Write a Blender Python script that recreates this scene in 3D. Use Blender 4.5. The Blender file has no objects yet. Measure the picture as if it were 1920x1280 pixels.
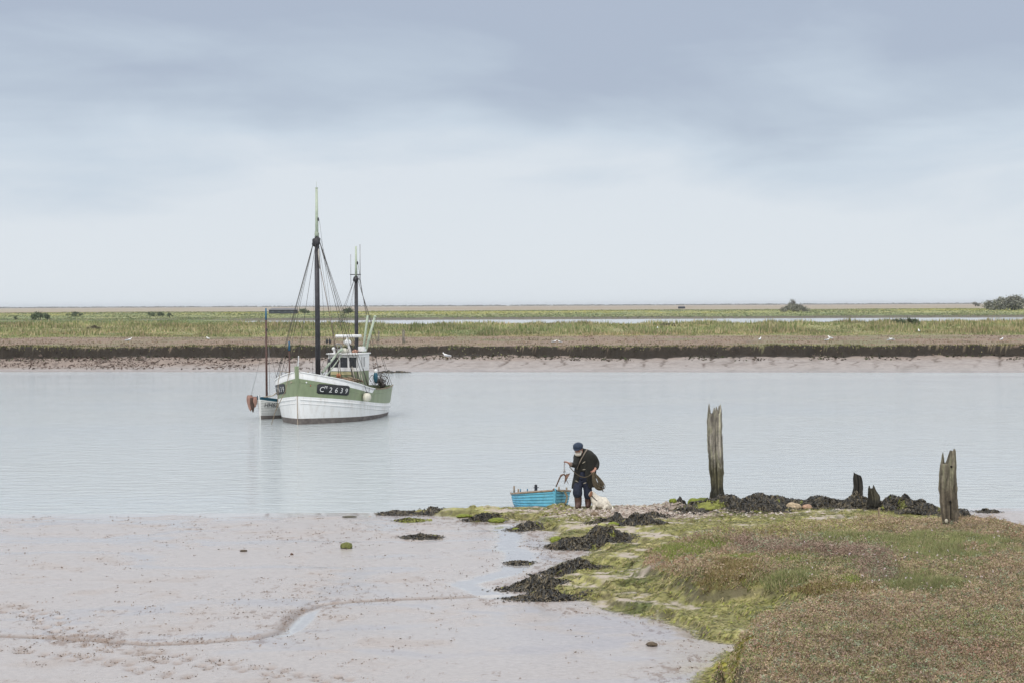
import bpy, bmesh, math, random
import numpy as np
from mathutils import Vector, Matrix
random.seed(7)
RNG = np.random.default_rng(11)
S = bpy.context.scene
COL = S.collection
PI = math.pi

# ------------------------------------------------------------------ camera
F = 70.0 / 36.0 * 1920.0                 # focal length in photo pixels
CAMZ = 5.0
PITCH = math.atan(68.0 / F)
ROLL = math.radians(-0.254)
cam_d = bpy.data.cameras.new('camera'); cam = bpy.data.objects.new('camera', cam_d); COL.objects.link(cam)
cam_d.lens = 70.0; cam_d.sensor_width = 36.0; cam_d.clip_start = 0.5; cam_d.clip_end = 30000
CR = Matrix.Rotation(PI / 2 - PITCH, 3, 'X') @ Matrix.Rotation(ROLL, 3, 'Z')
cam.matrix_world = Matrix.Translation((0, 0, CAMZ)) @ CR.to_4x4()
S.camera = cam

# ------------------------------------------------------------------ sky and light
SUN_EL, SUN_AZ = math.radians(42), math.radians(203)   # azimuth clockwise from +Y
w = bpy.data.worlds.new('World'); S.world = w; w.use_nodes = True
nt = w.node_tree; nt.nodes.clear()
def N(tree, kind, **kw):
    n = tree.nodes.new(kind)
    for k, v in kw.items():
        if k == 'i':
            for a, b in v.items(): n.inputs[a].default_value = b
        else: setattr(n, k, v)
    return n
def ramp(tree, stops, interp='EASE'):
    n = tree.nodes.new('ShaderNodeValToRGB'); n.color_ramp.interpolation = interp
    el = n.color_ramp.elements
    while len(el) < len(stops): el.new(0.5)
    for e, (p, c) in zip(el, stops):
        e.position = p; e.color = (*c, 1) if len(c) == 3 else c
    return n
L = nt.links.new
tc = N(nt, 'ShaderNodeTexCoord'); sep = N(nt, 'ShaderNodeSeparateXYZ'); L(tc.outputs['Generated'], sep.inputs[0])
mp = N(nt, 'ShaderNodeMapping'); mp.inputs['Scale'].default_value = (3.0, 3.0, 11); mp.inputs['Location'].default_value = (3.3, 1.5, 0.4)
L(tc.outputs['Generated'], mp.inputs[0])
n1 = N(nt, 'ShaderNodeTexNoise', i={'Scale': 1.0, 'Detail': 6, 'Roughness': 0.5, 'Distortion': 0.5}); L(mp.outputs[0], n1.inputs['Vector'])
mp2 = N(nt, 'ShaderNodeMapping'); mp2.inputs['Scale'].default_value = (8, 8, 28); mp2.inputs['Rotation'].default_value = (0, 0.1, 0)
L(tc.outputs['Generated'], mp2.inputs[0])
n2 = N(nt, 'ShaderNodeTexNoise', i={'Scale': 1.0, 'Detail': 7, 'Roughness': 0.55, 'Distortion': 0.6}); L(mp2.outputs[0], n2.inputs['Vector'])
# elevation, pushed up and down by the cloud noise
m1 = N(nt, 'ShaderNodeMath', operation='SUBTRACT'); L(n1.outputs['Fac'], m1.inputs[0]); m1.inputs[1].default_value = 0.5
m2 = N(nt, 'ShaderNodeMath', operation='MULTIPLY_ADD'); L(m1.outputs[0], m2.inputs[0]); m2.inputs[1].default_value = 0.20; L(sep.outputs['Z'], m2.inputs[2])
m3 = N(nt, 'ShaderNodeMath', operation='SUBTRACT'); L(n2.outputs['Fac'], m3.inputs[0]); m3.inputs[1].default_value = 0.5
m4 = N(nt, 'ShaderNodeMath', operation='MULTIPLY_ADD'); L(m3.outputs[0], m4.inputs[0]); m4.inputs[1].default_value = 0.075; L(m2.outputs[0], m4.inputs[2])
cr = ramp(nt, [(0.0, (.73, .785, .845)), (0.05, (.72, .775, .84)), (0.082, (.60, .68, .775)), (0.108, (.50, .575, .68)), (0.135, (.43, .495, .61)), (0.17, (.435, .495, .61)),
               (0.25, (.62, .69, .79)), (0.42, (1.05, 1.07, 1.12)), (1.0, (1.55, 1.55, 1.57))], 'LINEAR')
L(m4.outputs[0], cr.inputs[0])
# near the horizon the cloud noise fades out into an even pale veil
hz = N(nt, 'ShaderNodeMapRange', i={'From Min': 0.0, 'From Max': 0.065, 'To Min': 0.0, 'To Max': 1.0}); hz.interpolation_type = 'SMOOTHSTEP'
L(sep.outputs['Z'], hz.inputs['Value'])
pale = N(nt, 'ShaderNodeMix', data_type='RGBA'); L(hz.outputs[0], pale.inputs['Factor'])
pale.inputs['A'].default_value = (.745, .80, .855, 1); L(cr.outputs[0], pale.inputs['B'])
sky = N(nt, 'ShaderNodeTexSky', sky_type='NISHITA', sun_disc=False, sun_elevation=SUN_EL, sun_rotation=SUN_AZ)
bgs = N(nt, 'ShaderNodeBackground', i={'Strength': 0.1}); L(sky.outputs[0], bgs.inputs[0])
bgc = N(nt, 'ShaderNodeBackground', i={'Strength': 1.0}); L(pale.outputs['Result'], bgc.inputs[0])
mx = N(nt, 'ShaderNodeMixShader', i={0: 0.94}); L(bgs.outputs[0], mx.inputs[1]); L(bgc.outputs[0], mx.inputs[2])
out = N(nt, 'ShaderNodeOutputWorld'); L(mx.outputs[0], out.inputs[0])
sd = bpy.data.lights.new('sun', 'SUN'); sd.energy = 1.5; sd.angle = math.radians(14); sd.color = (1, .96, .9)
so = bpy.data.objects.new('sun', sd); COL.objects.link(so)
sv = Vector((math.sin(SUN_AZ) * math.cos(SUN_EL), math.cos(SUN_AZ) * math.cos(SUN_EL), math.sin(SUN_EL)))
so.rotation_euler = sv.to_track_quat('Z', 'Y').to_euler(); so.location = (0, -20, 40)
S.view_settings.view_transform = 'Standard'; S.view_settings.look = 'None'; S.view_settings.gamma = 1
S.view_settings.exposure = 0.0
S.render.engine = 'CYCLES'; S.cycles.max_bounces = 5; S.cycles.use_denoising = True

# ------------------------------------------------------------------ helpers
def ray(x, y): return CR @ Vector(((x - 960) / F, (640 - y) / F, -1.0))
def P(x, y, z=0.0):                      # where the ray of a photo pixel meets height z
    d = ray(x, y); t = (z - CAMZ) / d.z
    return Vector((d.x * t, d.y * t, z))
def D(x, y, Y):                          # point of the ray at distance Y
    d = ray(x, y); t = Y / d.y
    return Vector((d.x * t, Y, CAMZ + d.z * t))

def tag(o, label=None, cat=None, group=None, kind=None):
    if label: o['label'] = label
    if cat: o['category'] = cat
    if group: o['group'] = group
    if kind: o['kind'] = kind
    return o
def empty(name, loc, rz=0.0, **k):
    o = bpy.data.objects.new(name, None); COL.objects.link(o); o.location = loc; o.rotation_euler = (0, 0, rz)
    o.empty_display_size = 0.2
    return tag(o, **k)

class MB:
    """collects shapes into one mesh"""
    def __init__(s): s.v = []; s.f = []; s.m = []
    def add(s, v, f, m=0):
        o = len(s.v); s.v += [tuple(p) for p in v]; s.f += [tuple(i + o for i in q) for q in f]; s.m += [m] * len(f); return s
    def box(s, c, d, m=0, R=None, taper=1.0):
        c = Vector(c); v = []
        for z in (-.5, .5):
            k = 1.0 if z < 0 else taper
            for x, y in ((-.5, -.5), (.5, -.5), (.5, .5), (-.5, .5)):
                p = Vector((x * d[0] * k, y * d[1] * k, z * d[2]))
                v.append((R @ p if R else p) + c)
        return s.add(v, [(0, 3, 2, 1), (4, 5, 6, 7), (0, 1, 5, 4), (1, 2, 6, 5), (2, 3, 7, 6), (3, 0, 4, 7)], m)
    def tube(s, pts, r, n=8, m=0, cap=True, flat=1.0):
        pts = [Vector(p) for p in pts]; rs = r if isinstance(r, (list, tuple)) else [r] * len(pts)
        v = []; f = []; up = None
        for i, p in enumerate(pts):
            t = (pts[min(i + 1, len(pts) - 1)] - pts[max(i - 1, 0)]).normalized()
            if up is None: up = Vector((0, 0, 1)) if abs(t.z) < .9 else Vector((0, 1, 0))
            a = t.cross(up).normalized(); b = a.cross(t).normalized(); up = b
            for k in range(n):
                q = 2 * PI * k / n; v.append(p + a * math.cos(q) * rs[i] + b * math.sin(q) * rs[i] * flat)
        for i in range(len(pts) - 1):
            for k in range(n):
                k2 = (k + 1) % n; f.append((i * n + k, i * n + k2, (i + 1) * n + k2, (i + 1) * n + k))
        if cap: f.append(tuple(range(n - 1, -1, -1))); f.append(tuple((len(pts) - 1) * n + k for k in range(n)))
        return s.add(v, f, m)
    def ball(s, c, r, m=0, nu=12, nv=8, R=None, lump=0.0, seed=0):
        c = Vector(c); r = (r, r, r) if not isinstance(r, (tuple, list)) else r; v = []; f = []; rr = random.Random(seed)
        for j in range(nv + 1):
            th = PI * j / nv
            for i in range(nu):
                ph = 2 * PI * i / nu; k = 1 + lump * (rr.random() - .5)
                p = Vector((r[0] * math.sin(th) * math.cos(ph) * k, r[1] * math.sin(th) * math.sin(ph) * k, r[2] * math.cos(th) * k))
                v.append((R @ p if R else p) + c)
        for j in range(nv):
            for i in range(nu):
                i2 = (i + 1) % nu; f.append((j * nu + i, (j + 1) * nu + i, (j + 1) * nu + i2, j * nu + i2))
        return s.add(v, f, m)
    def torus(s, c, R0, r0, m=0, R=None, nu=20, nv=6, sy=1.0):
        c = Vector(c); v = []; f = []
        for i in range(nu):
            a = 2 * PI * i / nu
            for j in range(nv):
                b = 2 * PI * j / nv; p = Vector(((R0 + r0 * math.cos(b)) * math.cos(a), (R0 + r0 * math.cos(b)) * math.sin(a) * sy, r0 * math.sin(b)))
                v.append((R @ p if R else p) + c)
        for i in range(nu):
            for j in range(nv):
                f.append((i * nv + j, ((i + 1) % nu) * nv + j, ((i + 1) % nu) * nv + (j + 1) % nv, i * nv + (j + 1) % nv))
        return s.add(v, f, m)
    def build(s, name, mats, parent=None, smooth=True, bevel=0.0, **k):
        me = bpy.data.meshes.new(name); me.from_pydata(s.v, [], s.f); me.validate()
        for m in (mats if isinstance(mats, (list, tuple)) else [mats]): me.materials.append(m)
        if len(me.polygons) == len(s.m): me.polygons.foreach_set('material_index', s.m)
        me.polygons.foreach_set('use_smooth', [smooth] * len(me.polygons))
        o = bpy.data.objects.new(name, me); COL.objects.link(o)
        if parent: o.parent = parent
        if bevel:
            b = o.modifiers.new('bevel', 'BEVEL'); b.width = bevel; b.segments = 2; b.limit_method = 'ANGLE'
        return tag(o, **k)

def grid_mesh(name, X, Y, Z, mat, attrs=None, cols=None, **k):
    ny, nx = X.shape
    me = bpy.data.meshes.new(name); nv = nx * ny
    me.vertices.add(nv); me.vertices.foreach_set('co', np.stack([X, Y, Z], -1).astype(np.float32).ravel())
    idx = np.arange(nv).reshape(ny, nx)
    q = np.stack([idx[:-1, :-1], idx[:-1, 1:], idx[1:, 1:], idx[1:, :-1]], -1).reshape(-1, 4)
    me.loops.add(q.size); me.loops.foreach_set('vertex_index', q.ravel().astype(np.int32))
    me.polygons.add(len(q)); me.polygons.foreach_set('loop_start', np.arange(0, q.size, 4, dtype=np.int32))
    me.polygons.foreach_set('loop_total', np.full(len(q), 4, dtype=np.int32))
    me.polygons.foreach_set('use_smooth', np.ones(len(q), dtype=bool)); me.update(calc_edges=True)
    for nm, a in (attrs or {}).items():
        at = me.attributes.new(nm, 'FLOAT', 'POINT'); at.data.foreach_set('value', a.astype(np.float32).ravel())
    if cols is not None: set_col(me, cols.reshape(-1, 3))
    me.materials.append(mat)
    o = bpy.data.objects.new(name, me); COL.objects.link(o); return tag(o, **k)
def set_col(me, c):
    at = me.color_attributes.new('Col', 'FLOAT_COLOR', 'POINT')
    at.data.foreach_set('color', np.concatenate([c, np.ones((len(c), 1))], 1).astype(np.float32).ravel())
NEARG = {'marsh_shrub_cover', 'marsh_stems', 'marsh_grass', 'bright_rushes', 'matted_grass', 'algae_mat'}
def poly_mesh(name, V, n, C, mat, parent=None, smooth=False, **k):
    """V (N*n,3): N separate n-gons, C (N,3) one colour each"""
    me = bpy.data.meshes.new(name); nf = len(V) // n
    if mat is LEAF and name in NEARG: lu = C.mean(1, keepdims=True); C = np.clip(lu + (C - lu) * 1.18, .004, 1) * .99
    me.vertices.add(len(V)); me.vertices.foreach_set('co', V.astype(np.float32).ravel())
    me.loops.add(len(V)); me.loops.foreach_set('vertex_index', np.arange(len(V), dtype=np.int32))
    me.polygons.add(nf); me.polygons.foreach_set('loop_start', np.arange(0, len(V), n, dtype=np.int32))
    me.polygons.foreach_set('loop_total', np.full(nf, n, dtype=np.int32)); me.update(calc_edges=True)
    set_col(me, np.repeat(C, n, 0)); me.materials.append(mat)
    o = bpy.data.objects.new(name, me); COL.objects.link(o)
    if parent: o.parent = parent
    return tag(o, **k)

TAB = RNG.random((256, 256))
def vn(x, y, s=0):
    x = np.asarray(x) + s * 17.3; y = np.asarray(y) + s * 31.7
    xi = np.floor(x).astype(int); yi = np.floor(y).astype(int); fx = x - xi; fy = y - yi
    fx = fx * fx * (3 - 2 * fx); fy = fy * fy * (3 - 2 * fy)
    a = TAB[yi & 255, xi & 255]; b = TAB[yi & 255, (xi + 1) & 255]; c = TAB[(yi + 1) & 255, xi & 255]; d = TAB[(yi + 1) & 255, (xi + 1) & 255]
    return (a * (1 - fx) + b * fx) * (1 - fy) + (c * (1 - fx) + d * fx) * fy
def fbm(x, y, s=0, o=4):
    r = 0; a = .5; t = 0
    for k in range(o): r = r + a * vn(x * 2 ** k, y * 2 ** k, s + k * 3); t += a; a *= .5
    return r / t - .5
def sst(a, b, x):
    t = np.clip((x - a) / (b - a), 0, 1); return t * t * (3 - 2 * t)
def sdist(X, Y, poly):
    """signed distance to a polygon, positive inside"""
    d = np.full(X.shape, 1e9); ins = np.zeros(X.shape, bool)
    for (x0, y0), (x1, y1) in zip(poly, poly[1:] + poly[:1]):
        dx, dy = x1 - x0, y1 - y0; t = np.clip(((X - x0) * dx + (Y - y0) * dy) / (dx * dx + dy * dy + 1e-9), 0, 1)
        d = np.minimum(d, np.hypot(X - x0 - t * dx, Y - y0 - t * dy))
        c = ((y0 > Y) != (y1 > Y)) & (X < (x1 - x0) * (Y - y0) / (y1 - y0 + 1e-12) + x0); ins ^= c
    return np.where(ins, d, -d)
def ldist(X, Y, pts):
    d = np.full(X.shape, 1e9)
    for (x0, y0), (x1, y1) in zip(pts, pts[1:]):
        dx, dy = x1 - x0, y1 - y0; t = np.clip(((X - x0) * dx + (Y - y0) * dy) / (dx * dx + dy * dy + 1e-9), 0, 1)
        d = np.minimum(d, np.hypot(X - x0 - t * dx, Y - y0 - t * dy))
    return d
def PX(l, z=0.06): return [tuple(P(a, b, z))[:2] for a, b in l]

# ------------------------------------------------------------------ materials
def mat(name, c, rough=.6, var=.12, scale=6, bump=0.0, bscale=30, metal=0, spec=.5, stretch=(1, 1, 1), dirt=None, dirt_amt=.3):
    m = bpy.data.materials.new(name); m.use_nodes = True; t = m.node_tree; b = t.nodes['Principled BSDF']; K = t.links.new
    tcn = N(t, 'ShaderNodeTexCoord'); mpn = N(t, 'ShaderNodeMapping'); mpn.inputs['Scale'].default_value = stretch; K(tcn.outputs['Object'], mpn.inputs[0])
    nz = N(t, 'ShaderNodeTexNoise', i={'Scale': scale, 'Detail': 5, 'Roughness': .6}); K(mpn.outputs[0], nz.inputs['Vector'])
    lo = [max(0, x * (1 - var * 1.6)) for x in c]; hi = [min(1, x * (1 + var * 1.6)) for x in c]
    r = ramp(t, [(.3, lo), (.7, hi)], 'LINEAR'); K(nz.outputs['Fac'], r.inputs[0]); last = r.outputs[0]
    if dirt:
        nd = N(t, 'ShaderNodeTexNoise', i={'Scale': scale * 1.7, 'Detail': 6, 'Roughness': .7}); K(mpn.outputs[0], nd.inputs['Vector'])
        rd = ramp(t, [(.5, (0, 0, 0)), (.72, (dirt_amt,) * 3)], 'LINEAR'); K(nd.outputs['Fac'], rd.inputs[0])
        mxx = N(t, 'ShaderNodeMix', data_type='RGBA'); K(rd.outputs[0], mxx.inputs['Factor']); K(last, mxx.inputs['A']); mxx.inputs['B'].default_value = (*dirt, 1); last = mxx.outputs['Result']
    K(last, b.inputs['Base Color']); b.inputs['Roughness'].default_value = rough; b.inputs['Metallic'].default_value = metal
    b.inputs['Specular IOR Level'].default_value = spec
    if bump:
        nb = N(t, 'ShaderNodeTexNoise', i={'Scale': bscale, 'Detail': 5, 'Roughness': .65}); K(mpn.outputs[0], nb.inputs['Vector'])
        bp = N(t, 'ShaderNodeBump', i={'Strength': 1, 'Distance': bump}); K(nb.outputs['Fac'], bp.inputs['Height']); K(bp.outputs[0], b.inputs['Normal'])
    return m
def attr_mat(name, rough=.8, var=.25, scale=20, bump=0, bscale=30, spec=.3, trans=0.0):
    m = bpy.data.materials.new(name); m.use_nodes = True; t = m.node_tree; b = t.nodes['Principled BSDF']; K = t.links.new
    at = N(t, 'ShaderNodeAttribute', attribute_name='Col'); tcn = N(t, 'ShaderNodeTexCoord')
    nz = N(t, 'ShaderNodeTexNoise', i={'Scale': scale, 'Detail': 5, 'Roughness': .65}); K(tcn.outputs['Object'], nz.inputs['Vector'])
    mr = N(t, 'ShaderNodeMapRange', i={'From Min': .3, 'From Max': .7, 'To Min': 1 - var, 'To Max': 1 + var}); K(nz.outputs['Fac'], mr.inputs['Value'])
    mu = N(t, 'ShaderNodeVectorMath', operation='SCALE'); K(at.outputs['Color'], mu.inputs[0]); K(mr.outputs[0], mu.inputs['Scale'])
    K(mu.outputs[0], b.inputs['Base Color']); b.inputs['Roughness'].default_value = rough; b.inputs['Specular IOR Level'].default_value = spec
    if bump:
        nb = N(t, 'ShaderNodeTexNoise', i={'Scale': bscale, 'Detail': 6, 'Roughness': .7}); K(tcn.outputs['Object'], nb.inputs['Vector'])
        bp = N(t, 'ShaderNodeBump', i={'Strength': 1, 'Distance': bump}); K(nb.outputs['Fac'], bp.inputs['Height']); K(bp.outputs[0], b.inputs['Normal'])
    return m
LEAF = attr_mat('foliage', .75, .15, 3)
WEED = attr_mat('wet seaweed', .5, .3, 8, .01, 30, spec=.35)
STONEA = attr_mat('stone and wood', .8, .25, 25, .01, 60)

def near_ground_mat():
    m = bpy.data.materials.new('shore mud and algae'); m.use_nodes = True; t = m.node_tree; b = t.nodes['Principled BSDF']; K = t.links.new
    at = N(t, 'ShaderNodeAttribute', attribute_name='Col'); wet = N(t, 'ShaderNodeAttribute', attribute_name='wet'); fl = N(t, 'ShaderNodeAttribute', attribute_name='fleck')
    alg = N(t, 'ShaderNodeAttribute', attribute_name='alg')
    tcn = N(t, 'ShaderNodeTexCoord')
    nz = N(t, 'ShaderNodeTexNoise', i={'Scale': 9, 'Detail': 7, 'Roughness': .7}); K(tcn.outputs['Object'], nz.inputs['Vector'])
    mr = N(t, 'ShaderNodeMapRange', i={'From Min': .3, 'From Max': .7, 'To Min': .86, 'To Max': 1.14}); K(nz.outputs['Fac'], mr.inputs['Value'])
    mu = N(t, 'ShaderNodeVectorMath', operation='SCALE'); K(at.outputs['Color'], mu.inputs[0]); K(mr.outputs[0], mu.inputs['Scale'])
    # brown flecks: worm casts and pits, clustered by the fleck attribute
    mpn = N(t, 'ShaderNodeMapping'); mpn.inputs['Scale'].default_value = (4.2, 1.5, 4); K(tcn.outputs['Object'], mpn.inputs[0])
    nf = N(t, 'ShaderNodeTexNoise', i={'Scale': 1.6, 'Detail': 5, 'Roughness': .72}); K(mpn.outputs[0], nf.inputs['Vector'])
    ad = N(t, 'ShaderNodeMath', operation='ADD'); K(nf.outputs['Fac'], ad.inputs[0]); K(fl.outputs['Fac'], ad.inputs[1])
    fr = ramp(t, [(.575, (0, 0, 0)), (.66, (.85, .85, .85))], 'LINEAR'); K(ad.outputs[0], fr.inputs[0])
    mx1 = N(t, 'ShaderNodeMix', data_type='RGBA'); K(fr.outputs[0], mx1.inputs['Factor']); K(mu.outputs[0], mx1.inputs['A']); mx1.inputs['B'].default_value = (.21, .15, .115, 1)
    # fine pale / dark mottling on the algae
    na = N(t, 'ShaderNodeTexNoise', i={'Scale': 5, 'Detail': 8, 'Roughness': .75, 'Distortion': .6}); K(tcn.outputs['Object'], na.inputs['Vector'])
    ar = ramp(t, [(.38, (.45, .42, .5)), (.5, (1, 1, 1)), (.64, (1.35, 1.3, 1.6))], 'LINEAR'); K(na.outputs['Fac'], ar.inputs[0])
    mx2 = N(t, 'ShaderNodeMix', data_type='RGBA', blend_type='MULTIPLY'); K(alg.outputs['Fac'], mx2.inputs['Factor']); K(mx1.outputs['Result'], mx2.inputs['A']); K(ar.outputs[0], mx2.inputs['B'])
    K(mx2.outputs['Result'], b.inputs['Base Color'])
    rr = N(t, 'ShaderNodeMapRange', i={'From Min': 0, 'From Max': 1, 'To Min': .75, 'To Max': .07}); K(wet.outputs['Fac'], rr.inputs['Value']); K(rr.outputs[0], b.inputs['Roughness'])
    b.inputs['IOR'].default_value = 1.4
    nb = N(t, 'ShaderNodeTexNoise', i={'Scale': 14, 'Detail': 7, 'Roughness': .7}); K(tcn.outputs['Object'], nb.inputs['Vector'])
    bd = N(t, 'ShaderNodeMapRange', i={'From Min': 0.45, 'From Max': .9, 'To Min': .03, 'To Max': .0005}); K(wet.outputs['Fac'], bd.inputs['Value'])
    bp = N(t, 'ShaderNodeBump', i={'Strength': 1, 'Distance': .01}); K(nb.outputs['Fac'], bp.inputs['Height']); K(bd.outputs[0], bp.inputs['Distance']); K(bp.outputs[0], b.inputs['Normal'])
    return m
def water_mat(name, c, s1=1.4, d1=.05, rough=.12):
    m = bpy.data.materials.new(name); m.use_nodes = True; t = m.node_tree; b = t.nodes['Principled BSDF']; K = t.links.new
    b.inputs['Base Color'].default_value = (*c, 1); b.inputs['Roughness'].default_value = rough; b.inputs['IOR'].default_value = 1.333
    tcn = N(t, 'ShaderNodeTexCoord')
    mpn = N(t, 'ShaderNodeMapping'); mpn.inputs['Scale'].default_value = (.75, 1.5, 1); mpn.inputs['Rotation'].default_value = (0, 0, .08); K(tcn.outputs['Object'], mpn.inputs[0])
    a = N(t, 'ShaderNodeTexNoise', i={'Scale': s1, 'Detail': 6, 'Roughness': .6, 'Distortion': .4}); K(mpn.outputs[0], a.inputs['Vector'])
    # calmer and rougher stretches of the surface
    c2 = N(t, 'ShaderNodeTexNoise', i={'Scale': .06, 'Detail': 3}); K(mpn.outputs[0], c2.inputs['Vector'])
    mr = N(t, 'ShaderNodeMapRange', i={'From Min': .35, 'From Max': .65, 'To Min': d1 * .45, 'To Max': d1 * 1.2}); K(c2.outputs['Fac'], mr.inputs['Value'])
    bp = N(t, 'ShaderNodeBump', i={'Strength': 1}); K(mr.outputs[0], bp.inputs['Distance']); K(a.outputs['Fac'], bp.inputs['Height']); K(bp.outputs[0], b.inputs['Normal'])
    return m

# ------------------------------------------------------------------ near shore
MUDL = PX([(715, 960), (800, 962), (865, 968), (885, 977), (940, 975), (985, 974), (1005, 981), (965, 989), (1000, 993), (1040, 996), (1018, 1012), (1060, 1022), (1110, 1034),
           (1085, 1046), (1060, 1052), (1030, 1064), (1030, 1076), (1070, 1086), (1020, 1094), (985, 1102), (985, 1112), (1020, 1120), (1090, 1130), (1150, 1152), (1225, 1165),
           (1290, 1187), (1300, 1202), (1365, 1214), (1345, 1235), (1310, 1262), (1285, 1300), (1240, 1500), (1100, 2400)])
BACK = PX([(6000, 2400), (6000, 1060), (2300, 1020)], .3) + PX([(1935, 1004), (1860, 990), (1800, 973), (1745, 960), (1500, 951), (1250, 950), (1150, 951), (1050, 955), (900, 957), (720, 958)], 0)
BANK = MUDL + BACK
MARSH = PX([(1235, 1032), (1300, 1005), (1400, 988), (1600, 968), (1700, 966), (1790, 977), (1860, 984), (1935, 992), (2300, 1012), (5800, 1050), (5800, 2300), (1150, 2300), (1383, 1400), (1384, 1290), (1386, 1238),
            (1430, 1197), (1530, 1165), (1600, 1150), (1540, 1128), (1440, 1106), (1330, 1102), (1245, 1064)], .45)
RILL = PX([(950, 985), (957, 1000), (948, 1020), (975, 1035), (978, 1050), (958, 1070), (900, 1085), (868, 1096), (900, 1108), (935, 1118)])
RILL_W = [.5, .4, .3, .35, .4, .35, .3, .5, .45, .25]
STEP = PX([(930, 1117), (860, 1121), (760, 1124), (660, 1129), (600, 1135), (560, 1150), (530, 1185), (480, 1200), (380, 1208), (280, 1212), (180, 1203), (60, 1197), (-100, 1192)])
POOL = PX([(600, 1142), (560, 1155), (535, 1180), (515, 1198), (540, 1196), (570, 1182), (590, 1162)])
def trail(a, b, n, side=.14, seed=0):
    r = random.Random(seed); a = Vector(P(*a, .06)); b = Vector(P(*b, .06)); d = (b - a).normalized(); nn = Vector((-d.y, d.x, 0)); o = []
    for i in range(n):
        p = a.lerp(b, i / (n - 1)) + nn * side * (1 if i % 2 else -1) + Vector((r.uniform(-.1, .1), r.uniform(-.1, .1), 0)); o.append((p.x, p.y))
    return o
PRINTS = trail((-10, 1135), (90, 1160), 10, seed=1) + trail((60, 1162), (180, 1205), 12, seed=2) + trail((180, 1212), (330, 1240), 14, seed=3) + trail((330, 1240), (640, 1282), 22, seed=4) \
    + trail((0, 1222), (160, 1238), 9, .1, seed=5) + trail((160, 1236), (330, 1275), 12, .1, seed=6)

def near_height(X, Y, full=False):
    dB = sdist(X, Y, BANK); dM = sdist(X, Y, MARSH)
    mud = np.where(Y < 48.15, .02 * np.clip(48.15 - Y, 0, 2) + .0035 * np.clip(46.15 - Y, 0, 40), -.07 * (Y - 48.15))
    # on the far right the beach lies a little higher
    mud = mud + .03 * sst(6, 10, X) * sst(40, 48, Y)
    mud = np.maximum(mud, -1.0) + .012 * fbm(X * .9, Y * .9, 2) * sst(48.0, 46.5, Y) + .004 * fbm(X * 5, Y * 5, 4)
    e = dB + .25 * fbm(X * 1.6, Y * 1.6, 5) + .12 * fbm(X * 6, Y * 6, 6)
    cap = np.where(Y > 44.5, .13, .13 + .26 * sst(44.5, 38, Y))
    h = .03 * sst(0, .25, e) + np.minimum(.15 * np.clip(e, 0, 9), cap)
    # ledges: stepped mud shelves with overhanging algae
    st = .11; q = (h + .14 * fbm(X * 1.1, Y * 1.6, 9) + .06 * fbm(X * 4, Y * 5, 12)) / st; fq = np.floor(q); hq = (fq + sst(.55, .95, q - fq)) * st
    inb = sst(-.05, .2, e)
    zb = mud + inb * (np.clip(hq * 1.0 + h * .1, -.02, 1) + .08 * fbm(X * 2.5, Y * 2.5, 14) + .05 * fbm(X * 8, Y * 8, 15))
    m = dM + .8 * fbm(X * .9, Y * .9, 21) + .6 * fbm(X * 2.1, Y * 2.1, 23) + .35 * fbm(X * 3.5, Y * 3.5, 22)
    zM = .42 + .33 * sst(42, 26, Y) + .14 * fbm(X * .45, Y * .45, 25) + .20 * fbm(X * 1.1, Y * 1.1, 26) + .04 * fbm(X * 5, Y * 5, 27)
    zM = zM + .12 * sst(20, 8, Y)
    k = sst(-.5, .35, m) * (1 - sst(30, 26, Y)) + sst(-.12, .12, m) * sst(30, 26, Y)
    k = k * sst(-.5, -.2, dM); z = zb * (1 - k) + zM * k
    c1_ = P(1560, 1070, .55); z = z + .20 * np.exp(-((X - c1_.x) / 1.5) ** 2 - ((Y - c1_.y) / 1.6) ** 2) * k
    # rill, ledge of the rill, pool and footprints in the mud
    r = ldist(X, Y, RILL); wr = .13 + .12 * vn(X * 1.2, Y * 1.2, 31)
    rl = sst(wr + .25, wr, r + .25 * fbm(X * 2.5, Y * 2.5, 33)) * (1 - inb)
    dP = sdist(X, Y, POOL); pl = sst(-.05, .05, dP)
    ds = ldist(X, Y, STEP)
    z = z - .02 * rl - .025 * pl
    z = z - .035 * np.exp(-(ds / .10) ** 2) * (1 - inb)
    fp = np.zeros(X.shape)
    for (a, b) in PRINTS:
        fp = np.maximum(fp, np.exp(-(((X - a) / .075) ** 2 + ((Y - b) / .14) ** 2)))
    z = z - .035 * fp
    z = z + .12 * np.exp(-(((X - 9.2) / 1.2) ** 2 + ((Y - 40.4) / 1.0) ** 2)) * k
    if not full: return z
    return z, dB, e, dM, m, k, inb, rl, pl, ds, fp

def axis(a, b, step, lo, hi, g=1.18):
    c = list(np.arange(a, b + step / 2, step)); s = step; l = []; x = a
    while x > lo: s *= g; x -= s; l.append(x)
    s = step; x = c[-1]; r = []
    while x < hi: s *= g; x += s; r.append(x)
    return np.array(l[::-1] + c + r)
ax = axis(-13.6, 13.6, .035, -160, 160); ay = axis(22.5, 50, .055, -60, 70)
GX, GY = np.meshgrid(ax, ay)
Z, dB, e, dM, m_, k_, inb, rl, pl, ds, fp = near_height(GX, GY, True)
mudc = np.array([.385, .352, .335]); 
C = np.ones(GX.shape + (3,)) * mudc
def mixc(C, c, a): return C * (1 - a[..., None]) + np.array(c) * a[..., None]
lo = fbm(GX * .35, GY * .35, 41); mi = fbm(GX * 1.3, GY * 1.3, 42); hi = fbm(GX * 4.5, GY * 4.5, 43)
C = mixc(C, (.38, .325, .29), sst(.0, .35, mi + lo * .5) * .35)
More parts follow.
